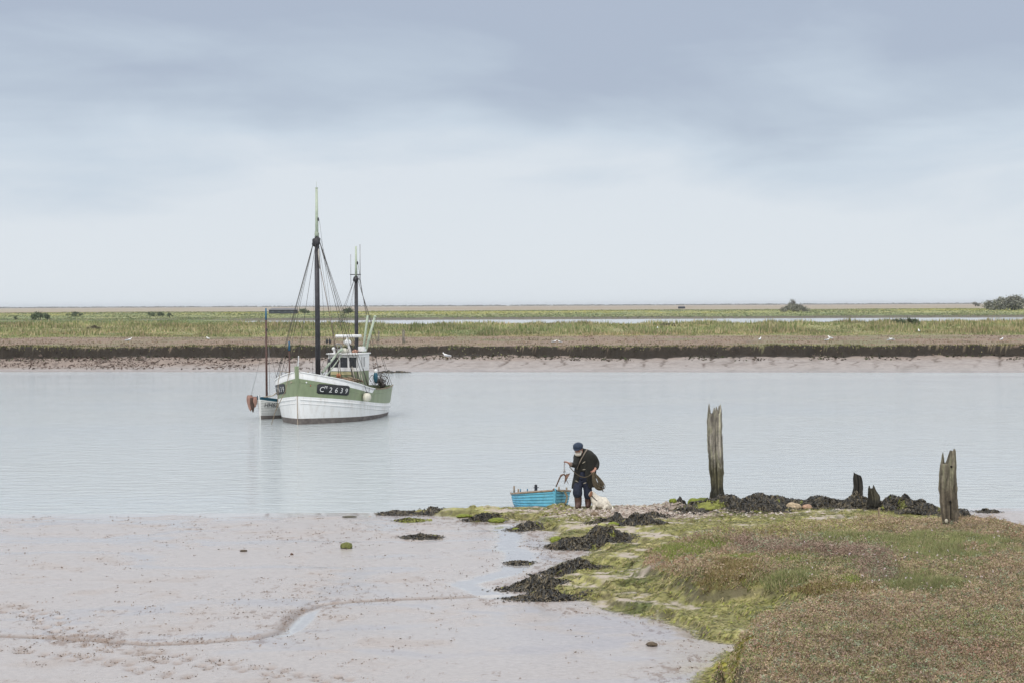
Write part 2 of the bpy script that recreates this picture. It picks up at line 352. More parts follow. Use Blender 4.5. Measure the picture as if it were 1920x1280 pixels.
# shingle and sand by the man's feet
shing = np.exp(-(((GX - 3.4) / 1.7) ** 2 + ((GY - 46.6) / 1.5) ** 2)) * inb
bankc = np.ones_like(C) * np.array([.42, .36, .30])
gn = fbm(GX * 1.1, GY * 1.5, 51) + .5 * hi + .13
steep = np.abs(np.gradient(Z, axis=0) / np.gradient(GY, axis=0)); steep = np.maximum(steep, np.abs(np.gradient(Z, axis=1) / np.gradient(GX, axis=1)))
gn = gn + .22 * sst(.12, .35, steep); alg = sst(-.06, .12, gn) * (1 - .85 * sst(.25, .6, shing))
algc = mixc(np.ones_like(C) * np.array([.21, .205, .065]), (.34, .325, .11), sst(-.1, .25, mi)); algc = mixc(algc, (.10, .12, .028), sst(.05, .3, fbm(GX * 2.4, GY * 2.4, 53)))
algc = mixc(algc, (.36, .31, .13), sst(.0, .3, fbm(GX * .9, GY * .9, 58)) * .6)
bankc = bankc * (1 - alg[..., None]) + algc * alg[..., None]
bankc = mixc(bankc, (.40, .33, .28), sst(.2, .6, shing) * .9)
C = C * (1 - inb[..., None]) + bankc * inb[..., None]
soil = mixc(np.ones_like(C) * np.array([.20, .155, .105]), (.14, .15, .06), sst(-.05, .15, lo + .5 * mi))
soil = mixc(soil, (.10, .075, .055), sst(.1, .3, hi))
ks_ = sst(.35, .95, k_ + .5 * mi)[..., None]; C = C * (1 - ks_) + soil * ks_
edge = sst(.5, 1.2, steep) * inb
C = mixc(C, (.10, .085, .05), edge * .8)  # steep ledge faces: bare soil tone, darkened to carry the shade under ledges
C = mixc(C, (.34, .31, .03), np.exp(-(((GX - 3.05) / .55) ** 2 + ((GY - 26.0) / 1.1) ** 2)) * sst(-.2, .0, hi) * .95)
C = mixc(C, (.15, .11, .085), np.exp(-((ds + .05 * hi) / .13) ** 2) * (1 - inb) * .85)
C = mixc(C, (.24, .18, .145), fp * .8)
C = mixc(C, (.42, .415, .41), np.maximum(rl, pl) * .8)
bay = sst(.12, .0, np.abs(fbm(GX * .25 + 3, GY * .5, 61)) ) # damp sheets
wet = np.clip(.70 + .22 * bay + .35 * sst(46.8, 48.3, GY), 0, 1) * (1 - .75 * inb) * (1 - k_)
wet = np.maximum(wet - .25 * sst(.0, .3, mi), np.maximum(rl, pl))
bayz = np.exp(-(((GX - 1.2) / 3.0) ** 2 + ((GY - 30.0) / 3.0) ** 2)) * (1 - inb); wet = np.clip(wet + .2 * bayz, 0, 1)
fleck = -.02 + .13 * lo + .10 * np.exp(-(ds / .55) ** 2) + .05 * sst(0, .3, mi) - .09 * bayz - .3 * np.maximum(rl, pl) - .35 * inb - .3 * sst(46.5, 48, GY)
fleck = fleck + .12 * np.exp(-(dB + .4) ** 2 / .3) * (1 - inb)
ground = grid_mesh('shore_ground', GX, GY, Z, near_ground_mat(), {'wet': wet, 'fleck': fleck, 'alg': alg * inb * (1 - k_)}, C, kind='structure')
def hz1(x, y): return float(near_height(np.array([x]), np.array([y]))[0])
def hzN(x, y): return near_height(x, y)

MB().box((0, 3400, -1.6), (23000, 7050, .2)).build('riverbed', mat('river bed', (.2, .17, .14)), kind='structure', smooth=False)
wx = MB(); wx.add([(-2500, -400, 0), (2500, -400, 0), (2500, 175, 0), (-2500, 175, 0)], [(0, 1, 2, 3)])
river = wx.build('river_water', water_mat('river water', (.45, .49, .50), 1.3, .17, .09), kind='structure', smooth=False)

# ------------------------------------------------------------------ far bank and plain
def yshore(x): return 149.0 - .148 * np.clip(x, -150, 150)
def far_height(X, Y, full=False):
    s = Y - yshore(X) + 1.2 * fbm(X * .05, Y * .02, 71)
    edge = 9.4 + 3.0 * fbm(X * .12, X * 0 + 2, 73) + 3.2 * fbm(X * .7, Y * .3, 74)
    zm = .95 * np.clip(s / 9.5, -1, 1) ** 1 
    zm = np.where(s < 0, .11 * s, .95 * sst(-6, 12, s) * 2 - .95 * sst(-6, 12, s * 0) * 2); zm = np.where(s < 0, .11 * s, .103 * np.clip(s, 0, 11))
    g = X * .8 - s * .13 + 1.1 * fbm(X * .25, s * .25, 75); gul = sst(.40, .48, np.abs((g / 1.25 + .8 * fbm(X * .4, s * .6, 79)) % 1 - .5)) * sst(1.5, 5, s) * sst(.38, .55, vn(X * .9, s * .5, 76))
    zm = zm - .10 * gul + .03 * fbm(X * 1.5, Y * 1.5, 77) * sst(0, 2, s)
    k = sst(edge, edge + .5, s)
    zt = 1.72 + .16 * fbm(X * .15, Y * .1, 78) + .22 * fbm(X * .55, Y * .5, 72) + .05 * fbm(X * .8, Y * .5, 79)
    crest = 2.74 + .25 * sst(-12, -35, X) + .15 * fbm(X * .06, Y * 0, 80)
    dyke = sst(64, 92, s) * (1 - sst(100, 118, s))
    zt = zt + (crest - 1.72) * dyke + .22 * fbm(X * .35, Y * .3, 82) * dyke
    yc = Y + 30 * fbm(X * .012, X * 0, 83)
    creek = sst(130, 240, s) * (1 - sst(622, 640, yc)) * sst(-.16, -.12, X / Y)
    zt = zt - 1.05 * sst(200, 350, Y) * (1 - sst(640, 900, Y)); zt = zt - .5 * sst(116, 300, s) * (1 - sst(622, 640, yc)) * sst(-.16, -.12, X / Y)
    zt = zt + .35 * sst(585, 640, Y) + .3 * fbm(X * .02, Y * .01, 85) * sst(590, 700, Y)
    z = np.maximum(zm, -1.2) * (1 - k) + zt * k
    if not full: return z
    return z, s, k, gul, dyke, creek, edge
def far_hit(x, y):
    d = ray(x, y); t = np.concatenate([np.arange(144, 300, .25), np.arange(300, 1500, 2), np.arange(1500, 6500, 20)]) / d.y
    X_, Y_, Z_ = d.x * t, d.y * t, CAMZ + d.z * t; i = int(np.argmax(Z_ <= far_height(X_, Y_) + .01)); return Vector((X_[i], Y_[i], float(far_height(X_[i:i + 1], Y_[i:i + 1])[0])))
u = axis(-.30, .30, .00125, -1.6, 1.6, 1.12)
yr = np.concatenate([np.arange(130, 148, 2), np.arange(148, 178, .28), np.arange(178, 270, .9), np.arange(270, 700, 4), np.geomspace(700, 6900, 60)])
U, FY = np.meshgrid(u, yr); FX = U * FY
FZ, s_, fk, gul, dyk, creek, ed = far_height(FX, FY, True)
FC = np.ones(FX.shape + (3,)) * np.array([.33, .295, .275]); FC = mixc(FC, (.23, .20, .18), sst(.0, .3, fbm(FX * .8, FY * 1.6, 90)) * .7)
FC = mixc(FC, (.27, .215, .18), sst(5.5, 9.5, s_ + 4 * fbm(FX * .2, FY * .2, 91) + 5.5 * sst(-8, -30, FX)))
FC = mixc(FC, (.11, .085, .07), gul * .95)
FC = mixc(FC, (.14, .105, .085), sst(.08, .22, fbm(FX * 1.2, FY * .9, 92)) * sst(2, 5, s_) * sst(-18, -24, FX) * (1 - fk))
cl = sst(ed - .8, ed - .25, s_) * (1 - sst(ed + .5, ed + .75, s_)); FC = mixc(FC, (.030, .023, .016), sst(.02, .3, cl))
br = np.array([.25, .185, .135]); n9 = fbm(FX * .2, FY * .08, 93); n8 = fbm(FX * .6, FY * .4, 94)
top = mixc(np.ones_like(FC) * br, (.20, .19, .10), sst(-.05, .25, n9)); top = mixc(top, (.15, .11, .08), sst(.1, .3, n8))
top = mixc(top, (.27, .26, .12), np.clip(dyk + sst(55, 66, s_), 0, 1)); top = mixc(top, (.13, .17, .06), sst(.0, .25, fbm(FX * .1, FY * .1, 95)) * sst(60, 70, s_))
fn = fbm(FX * .03, FY * .01, 96); fn2 = fbm(FX * .15, FY * .03, 97)
gr = mixc(np.ones_like(FC) * np.array([.185, .225, .095]), (.27, .27, .12), sst(-.1, .2, fn)); gr = mixc(gr, (.10, .135, .065), sst(.05, .25, fn2) * .8)
far_ = sst(118, 130, s_); top = top * (1 - far_[..., None]) + gr * far_[..., None]
top = mixc(top, (.24, .20, .165), creek); top = mixc(top, (.07, .065, .045), np.exp(-((FY - 640 + 25 * fbm(FX * .012, FX * 0, 83)) / 12) ** 2) * sst(-.16, -.12, FX / FY)); top = mixc(top, (.10, .085, .06), sst(600, 625, FY) * (1 - sst(640, 655, FY + 20 * fn2)) * .8)
pl2 = sst(900, 1120, FY + 220 * fn); yel = np.exp(-((FY - 860) / 130) ** 2) * sst(0.0, .2, fn2 + .15); top = mixc(top, (.42, .38, .10), yel * .6)
top = mixc(top, (.32, .275, .20), pl2); top = mixc(top, (.30, .22, .17), sst(.0, .25, fbm(FX * .004, FY * .004, 98)) * pl2)
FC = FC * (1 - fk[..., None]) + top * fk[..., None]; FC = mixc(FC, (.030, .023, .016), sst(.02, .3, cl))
far_mat = attr_mat('far bank ground', .8, .22, 2.2, .12, 3)
fw = sst(4.5, 0, s_)
mm = far_mat.node_tree; aw = N(mm, 'ShaderNodeAttribute', attribute_name='wet'); rw = N(mm, 'ShaderNodeMapRange', i={'To Min': .75, 'To Max': .22}); mm.links.new(aw.outputs['Fac'], rw.inputs['Value']); mm.links.new(rw.outputs[0], mm.nodes['Principled BSDF'].inputs['Roughness'])
grid_mesh('far_bank_ground', FX, FY, FZ, far_mat, {'wet': fw}, FC, kind='structure')
MB().add([(-220, 470, .42), (900, 470, .42), (900, 700, .42), (-220, 700, .42)], [(0, 1, 2, 3)]).build('creek_water', water_mat('creek water', (.40, .41, .41), .8, .03), kind='structure', smooth=False)

# ------------------------------------------------------------------ scattered growth
def blades(pos, h, wd, col, lean=.35, rng=RNG, curl=False):
    n = len(pos); a = rng.random(n) * 2 * PI; dx = np.cos(a) * wd * .5; dy = np.sin(a) * wd * .5
    la = rng.random(n) * 2 * PI; ll = rng.random(n) * lean * h
    V = np.zeros((n, 3, 3)); V[:, 0] = pos - np.stack([dx, dy, 0 * dx + .02 * h], 1); V[:, 1] = pos + np.stack([dx, dy, -.02 * h], 1)
    V[:, 2] = pos + np.stack([np.cos(la) * ll, np.sin(la) * ll, h], 1)
    return V.reshape(-1, 3), col
def leaves(pos, sz, col, rng=RNG, flat=.6):
    """small randomly turned leaf quads round each position"""
    n = len(pos); a = rng.normal(size=(n, 3)); a[:, 2] *= flat; a /= np.linalg.norm(a, axis=1)[:, None]
    b = rng.normal(size=(n, 3)); b -= (a * b).sum(1)[:, None] * a; b /= np.linalg.norm(b, axis=1)[:, None]
    s = sz[:, None]; V = np.stack([pos - a * s, pos - b * s * .45, pos + a * s, pos + b * s * .45], 1)
    return V.reshape(-1, 3), col
def pick(cols, n, rng=RNG, jit=.2):
    c = np.array(cols)[rng.integers(0, len(cols), n)]; return np.clip(c * (1 + rng.uniform(-jit, jit, (n, 1))), 0, 1)

# near marsh: sample points inside the marsh outline, then sort them into kinds of growth by zone
n = 1150000
py = 21 + 27 * RNG.random(n) ** 1.35; px = RNG.random(n) * (.275 * py + .3)
def marshd(x, y): return sdist(x, y, MARSH) + .8 * fbm(x * .9, y * .9, 21) + .6 * fbm(x * 2.1, y * 2.1, 23) + .35 * fbm(x * 3.5, y * 3.5, 22)
pd = marshd(px, py); ok = pd > -.10; px, py, pd = px[ok], py[ok], pd[ok]
def zone(x, y, L_):
    g = np.zeros(x.shape); wx = x + .35 * fbm(x * 1.4, y * 1.0, 103); wy = y + 1.0 * fbm(x * 1.4, y * 1.0, 104)
    for a, b, wp, hp_, kk in L_:
        p = P(a, b, .55); rx = wp / F * p.y; ry = hp_ * p.y ** 2 / (F * 4.45)
        g = np.maximum(g, kk * np.exp(-(((wx - p.x) / rx) ** 2 + ((wy - p.y) / ry) ** 2) ** 1.3))
    return g
ZG = [(1640, 1018, 150, 17, 1), (1560, 1008, 60, 12, .9), (1750, 1040, 110, 16, .9), (1760, 1068, 80, 12, .7), (1735, 1120, 85, 20, 1), (1830, 1010, 80, 14, .7), (1470, 1100, 90, 10, .7), (1640, 1085, 60, 14, .5), (1880, 1030, 60, 12, .5), (1700, 1000, 120, 10, .6)]
ZB = [(1285, 1030, 55, 14, 1), (1330, 1022, 50, 10, .7), (1365, 1062, 55, 8, 1), (1478, 1077, 38, 6, .8), (1590, 1107, 26, 8, 1), (1262, 1048, 30, 10, .9), (1305, 1048, 40, 10, .9)]
ZH = [(1385, 1082, 60, 11, 1), (1330, 1092, 40, 8, .8), (1540, 1125, 110, 15, 1), (1600, 1138, 70, 9, .8), (1420, 992, 80, 6, .8), (1560, 995, 90, 5, .7), (1640, 978, 60, 5, .6), (1350, 1005, 50, 8, .5)]
ZS = [(1530, 1045, 130, 26, 1), (1430, 1020, 60, 14, .9), (1580, 1062, 90, 18, .9), (1650, 1098, 40, 18, .9), (1620, 1075, 60, 14, .8), (1440, 1042, 50, 12, .7)]
r1 = RNG.random(len(px)); vG = zone(px, py, ZG) + .25 * fbm(px * 4, py * 3, 105); vB = zone(px, py, ZB) + .2 * fbm(px * 5, py * 4, 106); vH = zone(px, py, ZH) + .2 * fbm(px * 4, py * 3, 107); vS = zone(px, py, ZS)
isB = r1 < .85 * sst(.15, .8, vB); isH = ~isB & (RNG.random(len(px)) < (.9 * sst(.12, .8, vH))); isG = ~isB & ~isH & (RNG.random(len(px)) < (.92 * sst(.10, .75, vG))) & (RNG.random(len(px)) > .8 * sst(.4, .7, vS))
isS = ~isB & ~isH & ~isG & (RNG.random(len(px)) < sst(.1, .7, vS)); rest = ~(isB | isH | isG | isS)
pz = hzN(px, py)
# low cover: small leaves and short stems
m1 = rest | isS; sx, sy, sz_, sd_, shr = px[m1], py[m1], pz[m1], pd[m1], isS[m1]
cl1 = vn(sx * 4.5, sy * 3.5, 111); cl2 = vn(sx * 10, sy * 8, 112); cl3 = vn(sx * 2.2, sy * 1.6, 114)
hgt = (.010 + .17 * cl1 * cl2 + .04 * cl3 + .20 * shr * cl1 * (.4 + cl2)) * sst(-.15, .02, sd_) + .01
up = RNG.random(len(sx)) ** .5; pos = np.stack([sx, sy, sz_ + hgt * up], 1)
c = pick([(.40, .30, .215), (.44, .345, .25), (.34, .245, .175), (.35, .32, .19), (.43, .33, .27), (.28, .28, .15)], len(sx), jit=.24)
tone = .93 + .5 * fbm(sx * .6, sy * .4, 118) + .35 * fbm(sx * 2.2, sy * 1.6, 119); c = c * tone[:, None]
olive = sst(-.02, .25, fbm(sx * .8, sy * .5, 116)); c = np.where((RNG.random(len(sx)) < .45 * olive)[:, None], pick([(.27, .28, .14), (.31, .30, .17), (.22, .25, .11)], len(sx), jit=.12), c)
cg = pick([(.30, .31, .21), (.25, .27, .18), (.26, .19, .155), (.31, .235, .19), (.20, .15, .12)], len(sx), jit=.14); gsel = sst(-.15, .15, fbm(sx * 1.2, sy * .8, 115))
cg = np.where((RNG.random(len(sx)) < gsel)[:, None], cg, pick([(.28, .205, .165), (.33, .25, .205), (.20, .145, .115)], len(sx), jit=.14)); c = np.where(shr[:, None], cg * (.8 + .4 * cl2)[:, None], c)
red = sst(.1, .3, fbm(sx * .5 + 9, sy * .5, 117)) * .3; c = np.where((RNG.random(len(sx)) < red)[:, None] & ~shr[:, None], pick([(.38, .24, .185), (.33, .20, .15)], len(sx)), c)
rearb = sst(36, 41, sy) * sst(8.5, 6.0, sx); c = np.where((RNG.random(len(sx)) < rearb * .75)[:, None] & ~shr[:, None], pick([(.40, .33, .21), (.31, .33, .12), (.44, .35, .26), (.36, .36, .16)], len(sx)), c)
half = RNG.random(len(sx)) < .5; szl = (.007 + .010 * RNG.random(len(sx))) * (.75 + sy / 60)
V, cc = leaves(pos[half], szl[half], c[half], flat=.5)
poly_mesh('marsh_shrub_cover', V, 4, cc, LEAF, kind='stuff', label='low brown and grey-green shrubby saltmarsh plants carpeting the near bank')
hb_ = ~half; V, cc = blades(np.stack([sx, sy, sz_ + hgt * up * .6], 1)[hb_], (.018 + .03 * RNG.random(hb_.sum())), .008 + .006 * RNG.random(hb_.sum()), c[hb_] * 1.05, 1.3)
poly_mesh('marsh_stems', V, 3, cc, LEAF, kind='stuff', label='short dry stems standing between the low saltmarsh plants')
# leafier sprigs and pale dead stalks standing out of the cover
q_ = RNG.choice(len(sx), 3200, replace=False); q_ = q_[sy[q_] < 40]; kx = np.repeat(sx[q_], 9) + RNG.normal(0, .022, len(q_) * 9); ky = np.repeat(sy[q_], 9) + RNG.normal(0, .022, len(q_) * 9); kz = np.repeat((sz_ + hgt)[q_], 9) + RNG.random(len(q_) * 9) * .06
V, cc = leaves(np.stack([kx, ky, kz], 1), .011 + .008 * RNG.random(len(kx)), np.repeat(pick([(.22, .26, .15), (.30, .33, .22), (.33, .24, .19), (.20, .15, .11), (.15, .17, .09)], len(q_)), 9, 0), flat=.8)
poly_mesh('sea_purslane_sprigs', V, 4, cc, LEAF, kind='stuff', label='leafier grey-green and reddish sprigs standing out of the low marsh cover')
# soft grass, bright rushes and brown matted hair-grass
def tuft(mask, h0, h1, w0, cols, lean, name, label, jit=.18, rep=1):
    x, y, z = [np.repeat(q[mask], rep) for q in (px, py, pz)]; n_ = len(x); x = x + RNG.normal(0, .02, n_); y = y + RNG.normal(0, .03, n_)
    hh = (h0 + (h1 - h0) * RNG.random(n_)) * (.5 + .8 * vn(x * 2.5, y * 2, 121)); cl = pick(cols, n_, jit=jit) * (1 + .5 * fbm(x * 1.2, y * .8, 122))[:, None]
    V, cc = blades(np.stack([x, y, z], 1), hh, w0 * (.6 + .8 * RNG.random(n_)), cl, lean); poly_mesh(name, V, 3, cc, LEAF, kind='stuff', label=label)
tuft(isG, .05, .15, .011, [(.26, .27, .13), (.30, .30, .16), (.20, .225, .10), (.36, .32, .20), (.15, .18, .08)], .9, 'marsh_grass', 'patches of soft green marsh grass among the brown plants of the near bank', rep=2)
tuft(isB, .04, .13, .016, [(.22, .27, .08), (.28, .32, .11), (.17, .22, .07), (.32, .30, .15)], .6, 'bright_rushes', 'bright green tufts at the left edge of the near saltmarsh')
tuft(isH, .03, .09, .010, [(.26, .195, .11), (.20, .155, .08), (.22, .215, .09), (.32, .25, .15)], 1.8, 'matted_grass', 'dark olive-brown matted grass along the lip of the saltmarsh', rep=2)
# algae strands on the ledges
n = 190000; ay_ = 24 + 24 * RNG.random(n); ax_ = RNG.random(n) * 14 - 1
dBs = sdist(ax_, ay_, BANK); dMs = sdist(ax_, ay_, MARSH); gnz = fbm(ax_ * 1.1, ay_ * 1.5, 51) + .5 * fbm(ax_ * 4.5, ay_ * 4.5, 43) + .13
ok = (dBs > .02) & (dMs < .7) & (gnz > .02); ax_, ay_, gnz = ax_[ok], ay_[ok], gnz[ok]
shg = np.exp(-(((ax_ - 3.4) / 1.7) ** 2 + ((ay_ - 46.6) / 1.5) ** 2)); ok = (RNG.random(len(ax_)) > shg * 1.3) & (RNG.random(len(ax_)) < .30 + 1.2 * sst(.0, .25, gnz)); ax_, ay_ = ax_[ok], ay_[ok]
az = hzN(ax_, ay_); n = len(ax_); an = RNG.normal(PI * 1.15, .7, n); ln = .025 + .065 * RNG.random(n)
d = np.stack([np.cos(an) * ln, np.sin(an) * ln, 0 * ln], 1); base = np.stack([ax_, ay_, az + .012], 1)
tip = base + d; tip[:, 2] = np.maximum(hzN(tip[:, 0], tip[:, 1]) + .008, base[:, 2] - .05); side = np.stack([-np.sin(an), np.cos(an), 0 * an], 1) * (.006 + .007 * RNG.random(n))[:, None]
V = np.stack([base - side, base + side, tip + side * .4 + (0, 0, .004), tip - side * .4], 1).reshape(-1, 3)
cA = pick([(.22, .215, .08), (.30, .28, .11), (.14, .15, .055), (.38, .33, .19), (.24, .19, .11), (.09, .105, .035), (.27, .29, .08)], n)
dk = sst(.05, .3, fbm(ax_ * 2.4, ay_ * 2.4, 53)); cA = cA * (1 - .4 * dk[:, None])
poly_mesh('algae_mat', V, 4, cA, LEAF, kind='stuff', label='yellow-green algae strands coating the mud ledges of the near bank')
# worm casts, clods and weed scraps on the mud
n = 60000; cy_ = 25 + 22.6 * RNG.random(n) ** .9; cx_ = RNG.uniform(-.29, .16, n) * (cy_ + 1)
w_ = .10 + .5 * sst(.0, .3, fbm(cx_ * .35, cy_ * .35, 41)) + .6 * sst(.05, .3, fbm(cx_ * 1.3, cy_ * 1.3, 42)) + 2.2 * np.exp(-(ldist(cx_, cy_, STEP) / .2) ** 2) + .5 * np.exp(-(ldist(cx_, cy_, RILL) / .9) ** 2)
for (a, b) in PRINTS: w_ = w_ + 2.2 * np.exp(-(((cx_ - a) / .13) ** 2 + ((cy_ - b) / .2) ** 2))
dB_ = sdist(cx_, cy_, BANK); w_ = (w_ + .9 * np.exp(-(dB_ / .5) ** 2)) * (ldist(cx_, cy_, RILL) > .2) * (sdist(cx_, cy_, POOL) < 0)
w_ = w_ * (1 - .75 * np.exp(-(((cx_ - 1.2) / 2.4) ** 2 + ((cy_ - 30.0) / 2.5) ** 2)))
ok = (dB_ < .05) & (RNG.random(n) < w_ * .11); cx_, cy_ = np.repeat(cx_[ok], 4), np.repeat(cy_[ok], 4); cx_ = cx_ + RNG.normal(0, .045, len(cx_)); cy_ = cy_ + RNG.normal(0, .05, len(cy_))
V, cc = leaves(np.stack([cx_, cy_, hzN(cx_, cy_) + .004], 1), (.005 + .022 * RNG.random(len(cx_)) ** 2.0), pick([(.22, .165, .13), (.29, .235, .195), (.16, .12, .095)], len(cx_)), flat=.4)
poly_mesh('worm_casts', V, 4, cc, LEAF, kind='stuff', label='brown worm casts and small clods sprinkled over the pale mudflat')
# shingle pebbles
n = 5200; bx_ = RNG.normal(3.5, 1.3, n); by_ = RNG.normal(46.7, 1.0, n); ok = (sdist(bx_, by_, BANK) > .02) & (sdist(bx_, by_, MARSH) < .1); bx_, by_ = bx_[ok], by_[ok]
mb = []; bz = hzN(bx_, by_); base8 = np.array([(1, 0, 0), (0, 1, 0), (-1, 0, 0), (0, -1, 0), (0, 0, 1)]); tri = [(0, 1, 4), (1, 2, 4), (2, 3, 4), (3, 0, 4)]
r_ = .012 + .03 * RNG.random(len(bx_)) ** 2; a_ = RNG.random(len(bx_)) * PI
VV = []
for t_ in tri:
    for q in t_:
        b0 = base8[q]; X_ = (b0[0] * np.cos(a_) - b0[1] * np.sin(a_)) * r_ * 1.4; Y_ = (b0[0] * np.sin(a_) + b0[1] * np.cos(a_)) * r_; VV.append(np.stack([bx_ + X_, by_ + Y_, bz + .004 + b0[2] * r_ * .8], 1))
V = np.stack(VV, 1).reshape(-1, 3)
poly_mesh('shingle', V, 3, np.repeat(pick([(.42, .35, .30), (.30, .25, .21), (.5, .45, .40), (.2, .15, .12)], len(bx_)), 4, 0), STONEA, kind='stuff', label='pale pinkish shingle behind the dog on the spit')
# sea pink flowers, a loose sprinkle of pale dots
n = 60; fx = []; fy = []
while len(fx) < n:
    p = P(random.uniform(1500, 1880), random.uniform(1000, 1150), .5); fx.append(p.x); fy.append(p.y)
fx = np.array(fx); fy = np.array(fy); fz = hzN(fx, fy)
V, cc = leaves(np.repeat(np.stack([fx, fy, fz + .16], 1), 5, 0) + RNG.normal(0, .008, (n * 5, 3)), np.full(n * 5, .014), np.ones((n * 5, 3)) * (.72, .60, .64))
poly_mesh('sea_pink_flowers', V, 4, cc, LEAF, kind='stuff', label='tiny pale pink flower heads scattered over the green marsh grass')

# far bank growth
def far_scatter(n, s0, s1, hfun, wd, cols, name, label, jit=.25, lean=.4, cond=None):
    y0 = RNG.uniform(s0, s1, n); x = RNG.uniform(-.30, .30, n) * (150 + y0); y = yshore(x) + y0 - 1.2 * fbm(x * .05, y0 * 0 + 150 * .02, 71)
    if cond is not None: kk = cond(x, y, y0); x, y, y0 = x[kk], y[kk], y0[kk]
    z = far_height(x, y); h = hfun(x, y, y0); c = pick(cols, len(x), jit=jit); lowf = (1 + .9 * fbm(x * .12, y * .12, 131) + .7 * fbm(x * .5, y * .3, 132))[:, None] * (1 + np.array([.5, .1, .3]) * fbm(x * .06, y * .2, 136)[:, None])
    V, cc = blades(np.stack([x, y, z - .03], 1), h, wd * (.6 + .8 * RNG.random(len(x))), c * lowf, lean)
    poly_mesh(name, V, 3, cc, LEAF, kind='stuff', label=label)
far_scatter(85000, 60, 104, lambda x, y, s: (.12 + .75 * vn(x * .35, y * .45, 133) ** 2) * (.5 + .7 * RNG.random(len(x))) * sst(58, 70, s), .16,
            [(.38, .33, .18), (.30, .29, .14), (.22, .25, .10), (.43, .36, .23), (.17, .20, .08)], 'dyke_grass', 'tussocky straw and green grass on the low dyke across the river')
far_scatter(26000, 9.6, 62, lambda x, y, s: (.04 + .09 * vn(x * .8, y * .5, 134)) * (.5 + RNG.random(len(x))), .14,
            [(.25, .18, .125), (.29, .215, .155), (.19, .17, .09), (.20, .135, .10)], 'far_saltmarsh_cover', 'low brown saltmarsh plants on the flat above the far mud bank')
far_scatter(20000, 8.0, 11.2, lambda x, y, s: (.06 + .12 * vn(x * 1.2, y * 1.2, 135)) * (.4 + RNG.random(len(x))), .10,
            [(.07, .075, .03), (.13, .14, .05), (.05, .05, .025), (.32, .30, .15)], 'bank_edge_growth', 'dark green fringe growing along the lip of the far mud cliff', cond=lambda x, y, s: (far_height(x, y) > 1.45) | (RNG.random(len(x)) < .12) & (far_height(x, y) > 1.0))
# plain growth beyond the creek and clods on the far mud
n = 40000; y = RNG.uniform(634, 1050, n); x = RNG.uniform(-.29, .29, n) * y; z = far_height(x, y); h = (.10 + .40 * vn(x * .08, y * .05, 141)) * (.5 + .6 * RNG.random(n))
c = pick([(.17, .21, .10), (.23, .25, .12), (.13, .16, .08), (.27, .26, .15)], n); c = np.where((np.exp(-((y - 860) / 120) ** 2) * vn(x * .03, y * .01, 142) > .5)[:, None], pick([(.36, .34, .11), (.28, .30, .12)], n), c)
V, cc = blades(np.stack([x, y, z - .05], 1), h, .9 * (.5 + RNG.random(n)), c, .5); poly_mesh('plain_vegetation', V, 3, cc, LEAF, kind='stuff', label='green and yellow rough pasture growth beyond the distant creek')
n = 4200; x = RNG.uniform(-46, -8, n); s = RNG.uniform(1.5, 8.8, n); s = s ** 1.0; y = yshore(x) + s; ok = (vn(x * .6, y * .8, 145) + .015 * (-x - 20) > .52); x, y = x[ok], y[ok]; z = far_height(x, y)
V, cc = leaves(np.stack([x, y, z + .02], 1), .05 + .14 * RNG.random(len(x)) ** 2, pick([(.10, .075, .06), (.15, .11, .09)], len(x)), flat=.5); poly_mesh('mud_clods', V, 4, cc, LEAF, kind='stuff', label='dark clods and debris strewn over the left end of the far mud bank')
n = 3800; x = RNG.uniform(-48, 48, n); y = yshore(x) + 9.2 + 1.8 * fbm(x * .12, x * 0 + 2, 73) - RNG.random(n) ** 1.6 * 2.6; z = far_height(x, y); ok = vn(x * .5, y * .5, 146) > .35; x, y, z = x[ok], y[ok], z[ok]
V, cc = leaves(np.stack([x, y, z + .03], 1), .05 + .14 * RNG.random(len(x)) ** 2, pick([(.05, .04, .03), (.09, .07, .05), (.06, .07, .03)], len(x)), flat=.7); poly_mesh('slumped_turf', V, 4, cc, LEAF, kind='stuff', label='dark slumped turf and roots at the foot of the far mud cliff')
n = 26000; y = RNG.uniform(300, 650, n); x = -RNG.uniform(.125, .30, n) * y; z = far_height(x, y); h = (.08 + .4 * vn(x * .1, y * .05, 147)) * (.5 + .6 * RNG.random(n))
V, cc = blades(np.stack([x, y, z - .05], 1), h, .5 * (.5 + RNG.random(n)), pick([(.17, .22, .09), (.21, .25, .11), (.13, .18, .08), (.27, .28, .12)], n) * (1 + .9 * fbm(x * .05, y * .02, 148))[:, None], .5); poly_mesh('left_pasture_growth', V, 3, cc, LEAF, kind='stuff', label='green rough growth on the flat behind the dyke at left')
# thin far line of scrub at the horizon
n = 1500; x = RNG.uniform(-.3, .3, n) * 5600; V, cc = leaves(np.stack([np.repeat(x, 8) + RNG.normal(0, 5, n * 8), 5600 + RNG.normal(0, 40, n * 8), 3.0 + 2.2 * RNG.random(n * 8) * np.repeat(RNG.random(n) ** 2 * 1.4, 8)], 1), 1.5 + 1.2 * RNG.random(n * 8), np.ones((n * 8, 3)) * (.15, .15, .13))
poly_mesh('horizon_scrub', V, 4, cc, LEAF, kind='stuff', label='thin broken line of scrub along the horizon')

